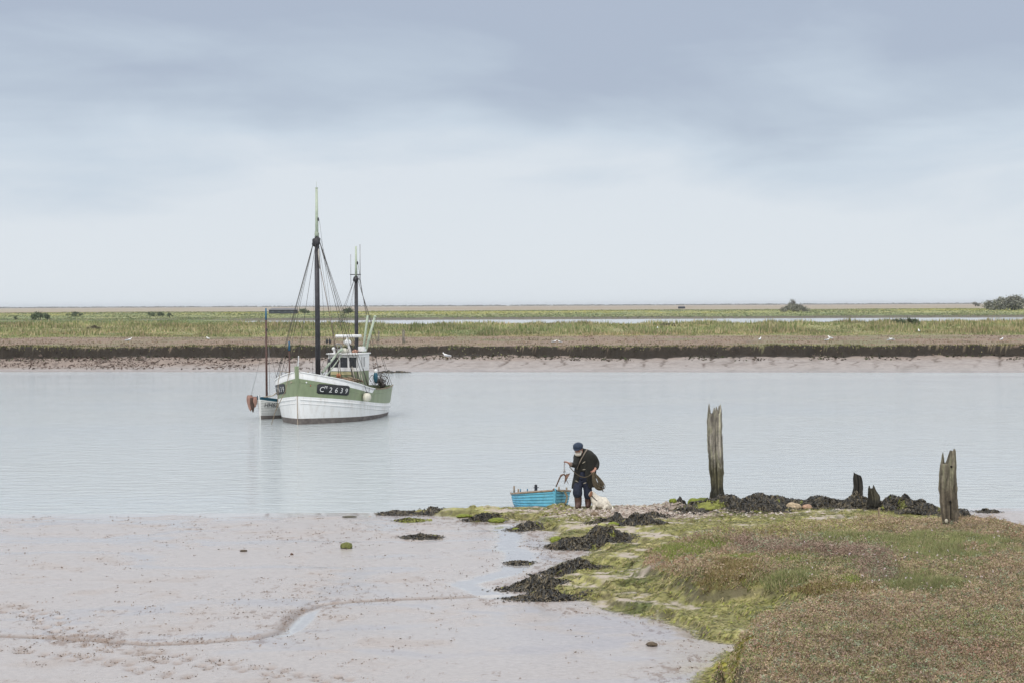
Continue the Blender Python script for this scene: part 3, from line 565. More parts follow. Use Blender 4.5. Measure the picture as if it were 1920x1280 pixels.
# ------------------------------------------------------------------ bushes and trees
BARK = mat('bark', (.10, .085, .07), .85, .25, 3, .02, 8)
def bush(name, x, yb, wpx, hpx, cols, label, z=2.0, dens=1300, dist=None, kind='bush', bare=False, lobes=9, group=None, seed=1):
    r = np.random.default_rng(seed); p = P(x, yb, z)
    if dist: p = D(x, yb, dist)
    sc = F / p.y; W = wpx / sc; H = hpx / sc
    if not dist: p = far_hit(x, yb)
    sc = F / p.y; W = wpx / sc; H = hpx / sc * 1.15
    p.z = float(far_height(np.array([p.x]), np.array([p.y]))[0]) - .05
    root = empty(name, p, label=label, cat=kind, group=group)
    tb = MB(); ns = 5 if not bare else 9; tips = []
    for i in range(ns):
        a = r.uniform(0, 2 * PI); rad = W * .40 * r.uniform(.1, 1); tip = Vector((math.cos(a) * rad, math.sin(a) * rad, H * r.uniform(.6, .98)))
        mid = tip * .5 + Vector((0, 0, H * .05)); tb.tube([(tip.x * .12, tip.y * .12, -.1), mid, tip], [H * .028, H * .018, H * .004], 5); tips.append(tip)
        for q in range(3 if not bare else 7):
            t2 = mid.lerp(tip, r.uniform(0, .8)); e2 = t2 + Vector((r.uniform(-.2, .2) * W, r.uniform(-.2, .2) * W, r.uniform(.1, .3) * H)); tb.tube([t2, e2], [H * .010, H * .002], 4)
    tb.build('trunk', BARK, root)
    cs = []; 
    for i in range(lobes):
        a = r.uniform(0, 2 * PI); q = r.random() ** .5; lx = math.cos(a) * q * W * .40; ly = math.sin(a) * q * W * .25
        top = H * (1 - .45 * q ** 2) * r.uniform(.82, 1.0); rr = r.uniform(.16, .26) * min(W, H * 1.6)
        cs.append((lx, ly, max(top - rr * .8, rr * .5), rr))
    pts = []; cc = []
    for (lx, ly, lz, rr) in cs:
        m = int(dens * 1.7 / lobes); v = r.normal(size=(m, 3)); v /= np.linalg.norm(v, axis=1)[:, None]; v *= (r.random(m) ** .35)[:, None] * rr * (1 + .35 * r.normal(size=(m, 1))) ; v[:, 2] *= .8
        pts.append(v + (lx, ly, lz)); cc.append(np.clip(np.array(cols)[r.integers(0, len(cols), m)] * r.uniform(.7, 1.3), 0, 1))
    pts = np.concatenate(pts); cc = np.concatenate(cc); ok = pts[:, 2] > 0; pts, cc = pts[ok], cc[ok]
    V, cc = leaves(pts, np.full(len(pts), (.065 if not bare else .05) * min(W, H * 1.6)) * r.uniform(.5, 1.2, len(pts)), cc, r, 1.0)
    poly_mesh('crown', V, 4, cc, LEAF, root)
    return root
DG = [(.095, .13, .065), (.12, .155, .08), (.075, .10, .06)]; GY_ = [(.21, .21, .17), (.26, .255, .20), (.17, .18, .145)]  # GY_ greys are lightened to put distance haze into the foliage colour
bush('willow_tree', 1900, 582, 96, 25, GY_, 'large grey-brown tree at the right edge of the horizon', dens=3200, kind='tree', bare=True, lobes=34, seed=3)
bush('willow_tree', 1864, 581, 44, 19, GY_, 'lower grey tree leaning on the left of the biggest one at the right edge', dens=1500, kind='tree', bare=True, lobes=16, seed=4)
bush('shrub', 1829, 575, 15, 9, GY_, 'small squat grey bush left of the trees at the right edge', dens=300, seed=5)
bush('shrub', 1490, 585, 62, 13, GY_, 'wide olive-grey bush with one taller tip, right of centre on the horizon', dens=1900, lobes=26, seed=6)
bush('shrub', 1488, 583, 24, 20, GY_, 'narrow twiggy bush standing up out of the wide olive-grey one', dens=420, bare=True, seed=7)
bush('shrub', 569, 588, 24, 10, DG, 'round dark green bush directly right of the black shed', dens=500, seed=8)
bush('shrub', 654, 589, 22, 12, DG, 'dark green bush seen between the two masts of the fishing boat', dens=500, seed=9)
bush('shrub', 75, 601, 42, 15, DG, 'widest dark bush on the green flat at far left', z=1.9, dens=800, lobes=12, seed=10)
bush('shrub', 29, 600, 10, 7, DG, 'tiny dark bush nearest the left edge of the view', z=1.9, dens=250, seed=11)
bush('shrub', 140, 594, 40, 9, DG, 'low dark green thicket right of the widest left bush', z=1.9, dens=600, lobes=12, seed=12)
bush('shrub', 290, 594, 44, 10, DG, 'long low thicket midway between the left edge and the shed', z=1.9, dens=700, lobes=12, seed=13)
bush('shrub', 318, 596, 14, 10, DG, 'short upright bush at the right end of the long low thicket', z=1.9, dens=300, seed=14)
bush('shrub', 1053, 607, 15, 9, DG, 'lone dark green bush on the dyke crest above the blue boat', z=2.8, dens=350, seed=15, dist=330)
bush('shrub', 1130, 611, 40, 9, DG, 'low green bramble on the dyke crest right of the lone dark bush', z=2.8, dens=500, seed=16, dist=262)
bush('shrub', 1700, 626, 70, 13, DG, 'wide green bramble thicket low on the dyke at right', z=1.9, dens=1400, lobes=16, seed=17, dist=228)
bush('shrub', 1250, 622, 46, 8, [(.11, .12, .07), (.15, .13, .09)], 'dull brownish bramble on the dyke face left of the tall post', z=1.9, dens=700, lobes=12, seed=18, dist=232)
bush('shrub', 175, 622, 30, 9, [(.12, .11, .07), (.16, .14, .10)], 'brown bramble patch on the dyke face at left', z=1.9, dens=500, lobes=10, seed=19, dist=236)
bush('shrub', 640, 603, 50, 14, DG, 'broad dark bush behind the wheelhouse radar', z=1.9, dens=900, lobes=12, seed=20, dist=420)

# distant black shed
p = far_hit(529, 588.5); sc = F / p.y
shed = empty('shed', p + Vector((.5, 0, 0)), math.radians(-8), label='long low black shed on the flat beyond the small white sailing boat', cat='shed')
BLK = mat('tarred boards', (.035, .042, .055), .7, .3, 2); RFM = mat('shed roof', (.16, .16, .17), .7, .2, 2)
Wd, Hh = 51 / sc, 6.2 / sc
MB().box((0, 0, Hh * .5 + .1), (Wd, 4, Hh + .2)).build('wall', BLK, shed, smooth=False)
mb = MB(); r0 = Hh + .2; mb.add([(-Wd / 2 - .3, -2.4, r0), (Wd / 2 + .3, -2.4, r0), (Wd / 2 + .3, 2.4, r0), (-Wd / 2 - .3, 2.4, r0), (-Wd / 2 + .8, 0, r0 + .75), (Wd / 2 - .8, 0, r0 + .75)], [(0, 1, 5, 4), (2, 3, 4, 5), (1, 2, 5), (3, 0, 4), (3, 2, 1, 0)]); mb.build('roof', RFM, shed, smooth=False)
for i in (-.36, -.12, .12, .36): MB().box((Wd * i, -2.03, Hh * .6), (.9, .06, .5)).build('window', mat('shed glass', (.10, .12, .14), .2), shed, smooth=False)
p = far_hit(1278, 579.5)
sh2 = empty('hut', p + Vector((0, 0, .2)), label='tiny dark low hut on the brown plain near the horizon', cat='hut')
MB().box((0, 0, .5), (4.2, 3, 1.2)).build('wall', BLK, sh2, smooth=False); MB().box((0, 0, 1.3), (4.8, 3.6, .4), taper=.6).build('roof', RFM, sh2, smooth=False)

# ------------------------------------------------------------------ weathered posts
def post(name, base, H, prof, jag, ctop, cmid, cbot, label, seed=0, lean=(0, 0), hollow=.1, zmid=.4, zbot=.15, n=56, m=60, groove=.09, sq=.75, cat='post', depth=.75, fuzz=0.0, cd=.3):
    rr = np.random.default_rng(seed); a = np.linspace(0, 2 * PI, n, endpoint=False); t = np.linspace(0, 1, m)
    A, T = np.meshgrid(a, t); top = np.array([jag(x) for x in a]); Zz = T * (H * top)[None, :]; zf = Zz / H
    R = np.interp(zf, [q[0] for q in prof], [q[1] for q in prof])
    se = (np.abs(np.cos(A)) ** (2 / sq) + np.abs(np.sin(A)) ** (2 / sq)) ** (-sq / 2)
    gr = groove * (vn(A * 6.5 + 3, zf * 2 + seed, 151 + seed) - .5) * 2 + groove * .7 * (vn(A * 16, zf * 4, 152 + seed) - .5) + .14 * (vn(A * 4, Zz * 7, 157 + seed) - .5) + .09 * (vn(A * 9, Zz * 20, 158 + seed) - .5) + fuzz * (vn(A * 9, Zz * 22, 155) - .5) * sst(zbot + .15, 0, zf)
    cleft = cd * np.exp(-((A - 4.72 - .05 * np.sin(zf * 9)) / .09) ** 2)
    R2 = R * se * (1 + gr - cleft); X_ = np.cos(A) * R2 + lean[0] * Zz + .02 * np.sin(zf * 5 + seed); Y_ = np.sin(A) * R2 * depth + lean[1] * Zz
    V = np.stack([X_, Y_, Zz], -1).reshape(-1, 3); f = []
    for j in range(m - 1):
        for i in range(n): i2 = (i + 1) % n; f.append((j * n + i, j * n + i2, (j + 1) * n + i2, (j + 1) * n + i))
    # hollow broken top
    inner = len(V); ring = V.reshape(m, n, 3)[-1]; cen = np.array([ring[:, 0].mean(), ring[:, 1].mean(), 0]); inn = ring * .0 + cen + (ring - cen * [1, 1, 0]) * np.array([.62, .62, 0]); inn[:, 2] = np.minimum(ring[:, 2] - .01, H * top.min() - hollow * H * .5)
    V = np.concatenate([V, inn, [[cen[0], cen[1], H * top.min() - hollow * H]]])
    for i in range(n): i2 = (i + 1) % n; f.append(((m - 1) * n + i, (m - 1) * n + i2, inner + i2, inner + i)); f.append((inner + i, inner + i2, inner + n))
    zz = V[:, 2] / H + .06 * rr.normal(size=len(V)) * .5; st = (vn(np.arctan2(V[:, 1], V[:, 0]) * 7, V[:, 2] * 1.2, 160) - .5)
    lich = sst(.5, .75, vn(np.arctan2(V[:, 1], V[:, 0]) * 5 + 9, V[:, 2] * 5, 166))[:, None] * (.35 if max(ctop) > .1 else 0); C_ = (np.array(ctop)[None] * (1 - lich) + np.array([.36, .36, .22]) * lich) * (1 + 1.1 * st[:, None] + .35 * (vn(np.arctan2(V[:, 1], V[:, 0]) * 20, V[:, 2] * 14, 163) - .5)[:, None])
    k1 = sst(zmid + .1, zmid - .05, zz + .1 * st)[:, None]; k2 = sst(zbot + .08, zbot - .02, zz + .08 * st)[:, None]
    C_ = C_ * (1 - k1) + np.array(cmid) * (1 + .6 * st[:, None]) * k1; C_ = C_ * (1 - k2) + np.array(cbot) * k2
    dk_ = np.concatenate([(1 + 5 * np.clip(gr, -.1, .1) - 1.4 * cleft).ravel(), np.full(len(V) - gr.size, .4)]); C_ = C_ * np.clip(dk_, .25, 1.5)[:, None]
    me = bpy.data.meshes.new(name); me.from_pydata([tuple(v) for v in V], [], f); set_col(me, np.clip(C_, .01, 1)); me.materials.append(STONEA)
    me.polygons.foreach_set('use_smooth', [True] * len(me.polygons)); 
    o = bpy.data.objects.new(name, me); COL.objects.link(o); o.location = base; return tag(o, label=label, cat=cat)
def spikes(pts, low):
    def f(a):
        h = low
        for c, w_, t in pts:
            dd = abs((a - c + PI) % (2 * PI) - PI); h = max(h, t - max(0, dd - w_ * .35) / w_ * (t - low)) if dd < w_ * 1.35 else h
        return h
    return f
b = P(1344, 945, .12); pz_ = hz1(b.x, b.y) - .05
TP = post('mooring_post', (b.x, b.y, pz_), 2.62, [(0, .20), (.12, .185), (.2, .14), (.3, .135), (.36, .165), (.5, .175), (.8, .172), (.93, .165), (1, .14)],
     spikes([(PI, .34, 1.0), (0.1, .3, 1.0), (.85, .22, .98), (4.9, .2, .97), (5.6, .2, .985), (1.6, .2, .96)], .905), (.235, .215, .18), (.11, .10, .06), (.04, .038, .028),
     'tallest weathered grey timber post with a splintered crown and weed-black foot', 1, (-.012, 0), .08, .40, .2, groove=.12, fuzz=.25)
b = P(1781, 988, .5); pz_ = hz1(b.x, b.y) - .06
RP = post('mooring_post', (b.x, b.y, pz_), 1.60, [(0, .125), (.1, .15), (.2, .165), (.6, .165), (.78, .16), (1, .13)], spikes([(PI, .36, .965), (4.95, .3, .985), (5.4, .5, 1.0), (6.0, .6, .995), (.5, .6, 1.0), (1.1, .5, .98)], .82), (.175, .155, .115), (.155, .13, .095), (.13, .10, .075),
     'thick brown-grey split timber post with a notched top standing in the marsh at right', 2, (-.02, 0), .06, .5, .05, groove=.10, depth=.8, cd=.08)
DARK = mat('dark hole', (.012, .01, .008), .9)
# pegs and bolt holes
hp = MB(); hp.tube([(0.0, -.155, 1.26), (0, -.09, 1.26)], .022, 8); hp.build('bolt_hole', DARK, RP)
hp = MB(); hp.tube([(-.02, -.16, .56), (-.02, -.09, .56)], .02, 8); hp.box((-.018, -.138, .38), (.012, .03, .34)); hp.build('bolt_hole', DARK, RP)
MB().ball((-.10, -.145, .17), (.035, .02, .04), lump=.2).build('fungus', mat('pale fungus', (.5, .46, .36)), RP)
MB().add([(-.16, -.02, 1.0)], []) 
SW = (.035, .032, .026)
b = P(1606, 948, .12)
post('timber_stump', (b.x, b.y, hz1(b.x, b.y)), .74, [(0, .17), (.3, .12), (.6, .10), (.85, .09), (1, .07)], lambda a: 1.0 - .05 * math.cos(a), SW, SW, SW, 'taller of two seaweed-blackened stumps on the weed bank', 5, (.03, 0), .03, groove=.3, cat='stump', fuzz=.8, n=40)
b = P(1637, 958, .12)
post('timber_stump', (b.x, b.y, hz1(b.x, b.y)), .58, [(0, .12), (.3, .15), (.6, .12), (.8, .09), (1, .05)], spikes([(0.3, .6, 1.0), (3.4, .5, .98)], .86), (.05, .045, .03), SW, SW, 'shorter pointed stump hung with black seaweed, right of its taller neighbour', 6, (-.03, 0), .03, groove=.3, cat='stump', fuzz=.8, n=40)
b = P(1648, 967, .3)
post('stake', (b.x, b.y, hz1(b.x, b.y) - .03), .34, [(0, .028), (1, .022)], lambda a: 1 - .04 * math.sin(a), (.33, .24, .17), (.3, .22, .15), (.25, .18, .12), 'thin pale wooden stake in front of the two black stumps', 7, (.06, 0), .02, groove=.1, cat='stake', n=12, m=14)
for i, (x, yb, hp_, wp, lb) in enumerate([(757, 644, 27, 6, 'grey half-hidden old post on the far saltmarsh right of the fishing boat'), (710, 641, 22, 4, 'faint thin old post on the far saltmarsh just behind the fishing boat stern')]):
    b = P(x, yb, 1.72); sc = F / b.y
    post('old_post', (b.x, b.y, float(far_height(np.array([b.x]), np.array([b.y]))[0]) - .1), hp_ / sc, [(0, wp / sc * .5), (1, wp / sc * .35)], lambda a: 1 - .08 * math.cos(a), (.26, .24, .2), (.22, .2, .17), (.15, .14, .1), lb, 8 + i, (0, 0), .03, cat='post', n=14, m=12)
b = far_hit(1648.5, 671)
post('old_post', (b.x, b.y, float(far_height(np.array([b.x]), np.array([b.y]))[0]) - .1), .55, [(0, .1), (.3, .05), (1, .04)], lambda a: 1, (.05, .05, .04), SW, SW, 'small black stub of a post against the far mud cliff', 12, cat='post', n=12, m=10)

# ------------------------------------------------------------------ seaweed heaps and stones
def heap(x, yb, wpx, hpx, label, name='seaweed_heap', cols=((.048, .046, .042), (.085, .075, .055), (.028, .028, .028), (.13, .105, .065)), z=.06, dr=.8, seed=0, dens=1.0, far=False, cat='seaweed', green=0.0):
    r = np.random.default_rng(seed + 50); c0 = P(x, yb, z); sc = F / c0.y; rx = wpx / sc / 2; ry = rx * dr; H = hpx / sc
    cy = c0.y + ry * .75; cx = c0.x * cy / c0.y
    hf = far_height if far else near_height
    nb_ = 4 + int(min(rx, 1.5) * 5); ba = r.random(nb_) * 2 * PI; bq = np.sqrt(r.random(nb_)) * .72; br_ = r.uniform(.32, .55, nb_); bh = (1 - .55 * bq) * r.uniform(.6, 1.0, nb_); bh[0] = .95; bq[0] *= .4
    def surf(X, Y):
        u_, v_ = (X - cx) / rx, (Y - cy) / ry; u_ = u_ + .3 * fbm(X * 2.5, Y * 2.5, seed + 9); v_ = v_ + .3 * fbm(X * 2.5, Y * 2.5, seed + 19); h_ = np.zeros(np.shape(X))
        for a_, q_, r1, h1 in zip(ba, bq, br_, bh): h_ = h_ + (h1 * np.exp(-(((u_ - q_ * np.cos(a_)) ** 2 + (v_ - q_ * np.sin(a_)) ** 2) / r1 ** 2) * 1.3)) ** 4
        h_ = h_ ** .25 * H * .92; return hf(X, Y) + (h_ - .10 * H) + .05 * fbm(X * 6, Y * 6, 3) * np.clip(h_ / H * 2, 0, 1)
    nr, na = 20, 40; rad = np.linspace(0, 1.12, nr); an = np.linspace(0, 2 * PI, na, endpoint=False); A, R = np.meshgrid(an, rad)
    X = cx + rx * R * np.cos(A); Y = cy + ry * R * np.sin(A); Z_ = surf(X, Y); Vb = np.stack([X, Y, Z_], -1).reshape(-1, 3) - np.array([cx, cy, 0])
    f = [(j * na + i, j * na + (i + 1) % na, (j + 1) * na + (i + 1) % na, (j + 1) * na + i) for j in range(nr - 1) for i in range(na)]
    area = PI * rx * ry; n = int(min(4200, 1900 * area * dens + 90)) if not far else int(500 * dens)
    a = r.random(n) * 2 * PI; q = np.sqrt(r.random(n)) * 1.2 * np.where(r.random(n) < .12, 1.35, 1); sx = cx + rx * q * np.cos(a); sy = cy + ry * q * np.sin(a); out_ = np.arctan2(sy - cy, sx - cx) + r.normal(0, 1.5, n)
    ln = (.04 + .08 * r.random(n)) * (1 if not far else 2.5); wd = (.005 + .007 * r.random(n)) * (1 if not far else 3)
    pts = []; px_, py_ = sx.copy(), sy.copy(); th = out_
    for sgm in range(4):
        zz = surf(px_, py_) + .012 + .035 * math.sin(sgm * PI / 3) * r.random(n); pts.append(np.stack([px_ - cx, py_ - cy, zz], 1)); px_ = px_ + np.cos(th) * ln / 3; py_ = py_ + np.sin(th) * ln / 3; th = th + r.normal(0, .45, n)
    sd = np.stack([-np.sin(out_), np.cos(out_), 0 * out_ + r.normal(0, .7, n)], 1) * wd[:, None]
    quads = []
    for k in range(3): quads.append(np.stack([pts[k] - sd, pts[k] + sd, pts[k + 1] + sd, pts[k + 1] - sd], 1))
    Vr = np.concatenate(quads).reshape(-1, 3); colr = np.tile(np.array(cols)[r.integers(0, len(cols), n)] * r.uniform(.6, 1.5, (n, 1)), (3, 1))
    gp = vn(sx * 5, sy * 5, 5 + seed) < green; colr = np.where(np.tile(gp, 3)[:, None], np.array([.20, .21, .045]) * r.uniform(.6, 1.3, (n * 3, 1)), colr)
    nb = len(Vb); V = np.concatenate([Vb, Vr]); fr = np.arange(len(Vr)).reshape(-1, 4) + nb
    base_c = np.tile(np.array(cols).mean(0) * .8, (nb, 1)); gb = vn(Vb[:, 0] * 5 + cx * 5, Vb[:, 1] * 5 + cy * 5, 5 + seed) < green; base_c[gb] = (.17, .18, .04)
    me = bpy.data.meshes.new(name); me.from_pydata([tuple(v) for v in V], [], f + [tuple(map(int, t)) for t in fr]); set_col(me, np.concatenate([base_c, np.repeat(colr, 4, 0)])); me.materials.append(WEED)
    o = bpy.data.objects.new(name, me); COL.objects.link(o); o.location = (cx, cy, 0); return tag(o, label=label, cat=cat)
HP = [(745, 961, 58, 5, 'thin black strip of seaweed at the far left tip of the spit', .6), (805, 961, 36, 6, 'small dark seaweed lump second from the left tip of the spit', .6), (905, 975, 62, 9, 'low dark seaweed patch left of the blue boat, on the mud edge', .5),
      (985, 992, 56, 15, 'small arched black seaweed mound in front of the blue boat', .5), (1112, 1030, 150, 34, 'biggest dark seaweed mound, heaped at the middle of the mud edge', .7), (1150, 992, 96, 26, 'grey-black seaweed mound just below the man and dog', .6),
      (1195, 1004, 90, 22, 'dark seaweed mound right of the one below the dog', .6),
      (1078, 1080, 112, 26, 'shaggy black seaweed mound with a raised left tuft, middle of three on the mud', .6), (1000, 1110, 120, 30, 'peaked black seaweed mound reaching furthest left over the mud', .6), (1020, 1128, 128, 22, 'flat black seaweed mound lowest on the mud edge', .5),
      (790, 1009, 60, 7, 'flat isolated dark seaweed patch alone on the open mud', .5), (770, 976, 44, 5, 'thin greenish seaweed patch near the left tip of the spit', .6), (1226, 978, 56, 9, 'small brown seaweed patch on the shingle right of the dog', .6), (975, 1057, 40, 5, 'little flat weed scrap left of the shaggy mound', .6),
      (1272, 953, 34, 18, 'round black seaweed lump at the left end of the weed bank', .8), (1345, 970, 120, 20, 'grey seaweed fan spreading in front of the tall post', .6), (1400, 966, 130, 36, 'high black seaweed mound right of the tall post', .7), (1468, 962, 110, 28, 'black seaweed mound behind the tan stones', .7),
      (1545, 958, 100, 22, 'low black seaweed mound between the tan stones and the stumps', .7), (1612, 960, 80, 32, 'steep black seaweed mound round the taller stump', .7), (1693, 966, 100, 28, 'wide black seaweed mound right of the stumps', .7), (1742, 974, 70, 22, 'dark seaweed mound touching the left of the thick brown post', .7),
      (1805, 978, 90, 13, 'low dark seaweed spill right of the thick brown post', .6), (1852, 960, 34, 8, 'small black seaweed hump on the mud at far right', .6)]
for i, (x, yb, w_, h_, lb, dr) in enumerate(HP):
    if 1330 < x < 1760: w_ *= 1.55; h_ *= .95
    heap(x, yb, w_, h_, lb, seed=i, dr=dr if w_ > 60 else dr + .4, green=[0, 0, .2, .1, .12, .1, .1, .1, .05, 0, .1, .7, 0, .2, .05, .25, .05, .1, .1, 0, .15, .1, .15, 0][i])
heap(735, 692, 86, 11, 'dark seaweed patch on the far mud bank behind the fishing boat stern', z=.3, seed=40, far=True, dens=1.3)
heap(757, 660 + 29, 24, 5, 'thin tail of weed trailing right of the far seaweed patch', z=.4, seed=41, far=True, dens=.5)

def stone(x, yb, wpx, hpx, col, label, name='boulder', z=.08, seed=0, moss=None, mamt=.5, dr=.8, cat='boulder', matl=None):
    c0 = P(x, yb, z); sc = F / c0.y; rx = wpx / sc / 2; H = hpx / sc; bm = bmesh.new(); bmesh.ops.create_icosphere(bm, subdivisions=4, radius=1)
    V = np.array([v.co[:] for v in bm.verts]); nn = fbm(V[:, 0] * 1.3 + seed * 5 + 40, V[:, 1] * 1.3 + V[:, 2] * .9 + 40, seed) ; n2_ = fbm(V[:, 0] * 5 + 40, V[:, 1] * 5 + V[:, 2] * 4 + 40, seed + 3)
    k = 1 + .5 * nn + .14 * n2_; W = V * k[:, None]; cy = c0.y + rx * dr * .6; cx = c0.x * cy / c0.y
    W = W * (rx, rx * dr, H * .62); W[:, 2] += H * .38
    for v, q in zip(bm.verts, W): v.co = q
    me = bpy.data.meshes.new(name); bm.to_mesh(me); bm.free(); c = np.tile(np.array(col), (len(V), 1)) * (1 + 1.2 * n2_[:, None])
    if moss is not None: mk_ = (V[:, 2] + 1.5 * nn > (1 - 2 * mamt)); c[mk_] = np.array(moss) * (1 + 1.5 * n2_[mk_][:, None])
    set_col(me, np.clip(c, 0, 1)); me.materials.append(matl or STONEA); me.polygons.foreach_set('use_smooth', [True] * len(me.polygons))
    o = bpy.data.objects.new(name, me); COL.objects.link(o); o.location = (cx, cy, hz1(cx, cy) - H * .08); return tag(o, label=label, cat=cat)
MO = (.17, .20, .03)
stone(1318, 946, 44, 26, (.10, .09, .06), 'flat-topped dark boulder with moss, left of the tall post foot', seed=1, moss=(.12, .14, .035), mamt=.6)
stone(1303, 955, 30, 18, (.12, .10, .07), 'round bright mossy boulder in front of the flat-topped one', seed=2, moss=MO, mamt=.85)
stone(1340, 955, 36, 16, (.28, .22, .16), 'tan-topped mossy boulder at the tall post foot', seed=3, moss=MO, mamt=.4)
stone(1262, 956, 14, 9, (.10, .09, .05), 'small green pebble-like boulder at the left end of the weed bank', seed=4, moss=MO, mamt=.7)
stone(1327, 966, 60, 17, (.14, .13, .07), 'low wide mossy boulder half under the grey seaweed fan', seed=12, moss=(.20, .21, .05), mamt=.7)
stone(1488, 954, 30, 13, (.42, .33, .22), 'larger tan stone lying on the weed bank', 'stone', seed=5, cat='stone', z=.15)
stone(1514, 953, 20, 10, (.40, .26, .18), 'smaller pinkish-tan stone beside the larger tan one', 'stone', seed=6, cat='stone', z=.15)
stone(650, 1026, 22, 13, (.10, .09, .06), 'single mossy green rock standing alone on the open mud', 'rock', seed=7, moss=(.15, .16, .05), mamt=.6, cat='rock')
stone(456, 1032, 14, 4, (.09, .07, .05), 'flat dark scrap of rock left of the lone mossy rock', 'rock', seed=8, cat='rock')
stone(547, 1038, 6, 4, (.12, .07, .05), 'tiny brown pebble between the flat scrap and the mossy rock', 'rock', seed=9, cat='rock')
stone(1222, 1214, 22, 9, (.09, .07, .055), 'small dark stone on the wet mud below the algae ledge', 'rock', seed=10, cat='rock', moss=(.13, .10, .07))
stone(655, 965, 26, 3, (.09, .085, .06), 'thin dark rock ledge at the waterline above the mossy rock', 'rock', seed=11, cat='rock')
stone(932, 976, 32, 9, (.13, .12, .06), 'small green mossy boulder at the left edge of the spit', seed=13, moss=MO, mamt=.8)
stone(1115, 972, 16, 9, (.2, .15, .1), 'small pointed brown stone in front of the man boots', 'stone', seed=14, cat='stone')
stone(1042, 1014, 24, 12, (.13, .12, .06), 'green mossy boulder at the left foot of the biggest seaweed mound', seed=15, moss=MO, mamt=.9)
stone(967, 989, 14, 5, (.2, .18, .1), 'little green stone left of the arched seaweed mound', 'stone', seed=16, moss=MO, mamt=.6, cat='stone')
stone(1150, 1003, 22, 9, (.25, .22, .14), 'mossy tan stone wedged between the two middle seaweed mounds', 'stone', seed=17, moss=MO, mamt=.5, cat='stone')
stone(870, 966, 30, 6, (.18, .17, .08), 'flat green stone in the weed line left of the blue boat', 'stone', seed=18, moss=MO, mamt=.8, cat='stone')

# ------------------------------------------------------------------ boats
WHITE = mat('white boat paint', (.82, .82, .81), .4, .03, 3, dirt=(.50, .45, .37), dirt_amt=.45, stretch=(1, 1, .3)); GREEN = mat('sage green paint', (.235, .285, .165), .45, .09, 3, .004, 9, dirt=(.30, .30, .21), dirt_amt=.5, stretch=(1, 1, .3))
BOOT = mat('antifouling', (.14, .12, .11), .7, .3, 5, .01, 20, dirt=(.22, .2, .15)); LGREEN = mat('pale green paint', (.42, .48, .37), .5, .08); MASTD = mat('dark tarred mast', (.028, .027, .032), .5, .3, 5)
WOOD = mat('weathered wood', (.25, .19, .13), .75, .3, 8, .005, 30); ROPE = mat('old rope', (.26, .21, .15), .9, .2, 30); WIRE = mat('rigging wire', (.06, .055, .05), .6, .2); ROPEL = mat('pale rope', (.42, .36, .27), .9, .2, 30)
GLASS = mat('cabin glass', (.03, .035, .04), .08, .3); BLACK = mat('black board', (.015, .017, .02), .5, .2); LETW = mat('white letters', (.75, .75, .73), .5, .03); LETD = mat('dark letters', (.03, .035, .045), .5, .1)
RUST = mat('rusty iron', (.15, .085, .055), .75, .35, 12, .004, 60, metal=.2); TEAL = mat('teal paint', (.02, .10, .15), .5, .2); BROWNM = mat('varnished dark spar', (.085, .04, .03), .5, .2, 6)
DECK = mat('deck planks', (.22, .18, .14), .8, .2, 5); ORANGE = mat('orange float', (.55, .22, .10), .6, .15); NET = mat('net twine', (.22, .15, .10), .95, .5, 10, .02, 40); STEELM = mat('grey metal', (.3, .3, .3), .4, .1, metal=.7)
BUOY = mat('off-white fender', (.62, .59, .49), .5, .1, 4, dirt=(.3, .28, .2))

